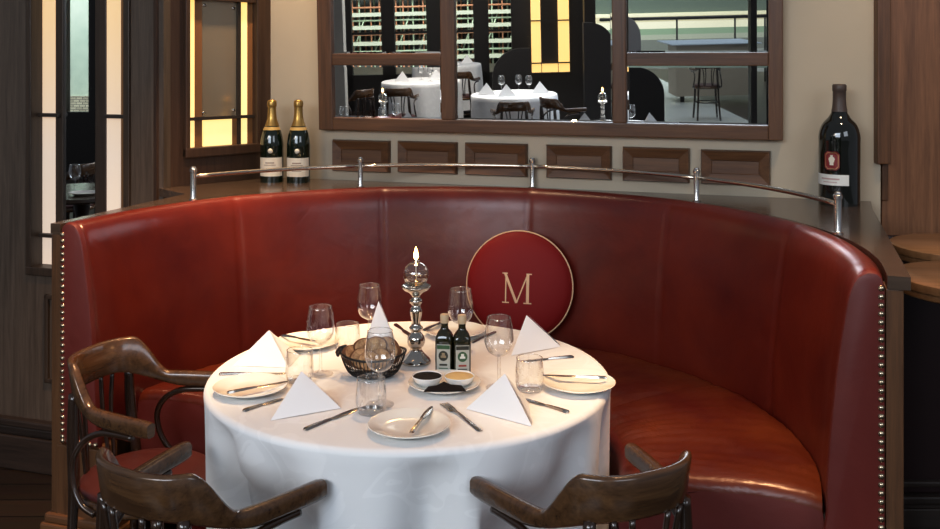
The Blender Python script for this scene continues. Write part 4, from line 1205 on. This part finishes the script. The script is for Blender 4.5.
for i, (k, x, d, w_) in enumerate(((0,-.12,.12,'left on the middle mirror table'),(0,.06,.16,'centre of the middle mirror table'),(0,.16,.06,'right on the middle mirror table'),
    (1,.0,.1,'on the left-section mirror table'),(1,.12,-.1,'at the front of the left-section mirror table'),(1,.3,.0,'at the right of the left-section mirror table'),
    (3,.13,-.05,'right of the candle on the near mirror table'),(4,-.28,-.05,'left end of the near left mirror table'),(4,.04,-.16,'front of the near left mirror table'),(4,.12,.10,'behind on the near left mirror table'))):
    dup(wg, (*off(far[k], x, d), ZS), 0, 'wine glass seen in the mirror, ' + w_, 'wine glasses seen in the mirror')
for k, x, d, w_ in ((3,-.075,.0,'right'),(4,.03,.0,'left')):
    q = off(far[k], x, d)
    c_ = dup(cs_root, (*q, ZS), 0, 'silver candlestick reflected near the %s end of the mirror' % w_)
    g_ = dup(t2_, (*q, ZS+.2022), 0, 'lit globe lamp reflected near the %s end of the mirror' % w_)
for px_, D, ra, w_ in ((512,9.2,0,'with its back to the mirror at the middle table'),(563,9.35,60,'right of the middle mirror table'),(352,10.6,-50,'left of the left-section mirror table'),(398,10.7,0,'in front of the left-section mirror table'),(706,13.2,5,'in front of the tall terrace table'),(462,12.6,10,'in front of the farthest mirror table')):
    p = mpl(px_, D); dup(ch0, (p.x,p.y,0), math.atan2(E2.y,E2.x) - PI/2 + R(ra), 'bentwood armchair reflected ' + w_, 'bentwood armchairs seen in the mirror')
# a table and a booth that show in the narrow left mirror
# what the narrow left mirror looks at
V2 = va + .055
bm = BM(); mbox(-40, 66, 14, .15, 0, 3.2, bm, V2); mbox(88.5, 200, 14, .15, 0, 3.2, bm, V2)
mbox(66, 88.5, 14, .15, 0, ZC-(112-HY)*14/F, bm, V2); struct('wall_side', bm, black, local=False)
w_ = BM(); mbox(66, 88.5, 14.05, .01, ZC-(112-HY)*14/F, 3.2, w_, V2); struct('window_7', w_, pane_g, local=False)
sb = thing('street_building', 'pale green-grey building above a brick base, reflected in the narrow left mirror', 'building')
fg = paint('pale_render', (.36,.42,.37), (.52,.57,.50))
obj('wall', mbox(40, 120, 20, .5, ZC-(96-HY)*20/F, 5, None, V2), fg, sb, smooth=False)
def brick_mat():
    m, t, b = nt('pale_brick'); v = coords(t, rot=(R(90),0,0)); br_ = t.nodes.new('ShaderNodeTexBrick'); br_.inputs['Scale'].default_value = 5
    br_.inputs['Color1'].default_value = (.55,.5,.4,1); br_.inputs['Color2'].default_value = (.36,.32,.25,1); br_.inputs['Mortar'].default_value = (.05,.05,.05,1); t.links.new(v, br_.inputs['Vector'])
    t.links.new(br_.outputs['Color'], b.inputs['Base Color']); return m
q = mpl(82, 6.2, V2); far_p = q
tb_ = thing('dining_table', 'bare dark round table reflected low in the narrow left mirror', 'table', (q.x,q.y,0))
obj('table_top', lathe([(0,.72),(.42,.72),(.43,.73),(.42,.75),(0,.75)], 40), wood_ledge, tb_, auto=40); obj('pedestal', lathe([(0,0),(.22,0),(.05,.04),(.04,.6),(.06,.72),(0,.72)], 20), wood_tube, tb_, auto=40)
q2 = mpl(75, 6.1, V2); dup(wg, (q2.x,q2.y,.7505), 0, 'wine glass on the bare table reflected in the narrow left mirror', 'wine glasses seen in the mirror')
q3 = mpl(84, 6.0, V2); dup(pl0, (q3.x,q3.y,.7505), 0, 'plate on the bare table reflected in the narrow left mirror', 'plates seen in the mirror')
q4 = mpl(66, 7.6, V2); dup(ch0, (q4.x,q4.y,0), 1.2, 'bentwood armchair reflected in the narrow left mirror', 'bentwood armchairs seen in the mirror')
obj('brick_base', mbox(40, 120, 19.9, .5, -1, ZC-(96-HY)*20/F, None, V2), brick_mat(), sb, smooth=False)

for px_, D, n_, e in ((430,22,'facade_fill',2600),(690,19,'facade_fill',1500)):  # added area lamps out of view stand in for daylight on the facades
    a = mpl(px_, D); b = mpl(px_, D+5); area(n_, (a.x,a.y,6.5), (b.x,b.y,.8), 8, 2, e*.42, (.95,.98,1.0))
a = mpl(77, 16.5, V2); b = mpl(77, 20, V2); area('facade_fill', (a.x,a.y,6), (b.x,b.y,1.5), 4, 2, 700, (.95,1,.98))  # added daylight fill for the building in the narrow left mirror
for k in (0,1):
    area('room_light', (far[k].x, far[k].y, 3.2), (far[k].x, far[k].y, 0), 1.5, 1.5, 60, (1,.9,.8))
a = mpl(720, 13); area('terrace_light', (a.x,a.y,4.5), (a.x,a.y,0), 4, 3, 75, (.9,.95,1.0))
sc = bpy.context.scene
sc.view_settings.view_transform = 'Standard'; sc.view_settings.look = 'None'; sc.view_settings.exposure = 0.14
sc.cycles.transparent_max_bounces = 32; sc.cycles.max_bounces = 10; sc.cycles.use_denoising = True
sc.cycles.sample_clamp_indirect = 6

vs_ = sc.view_settings; vs_.use_curve_mapping = True
cm = vs_.curve_mapping; cv = cm.curves[3]
cv.points.new(.22, .185); cv.points.new(.70, .735); cm.update()
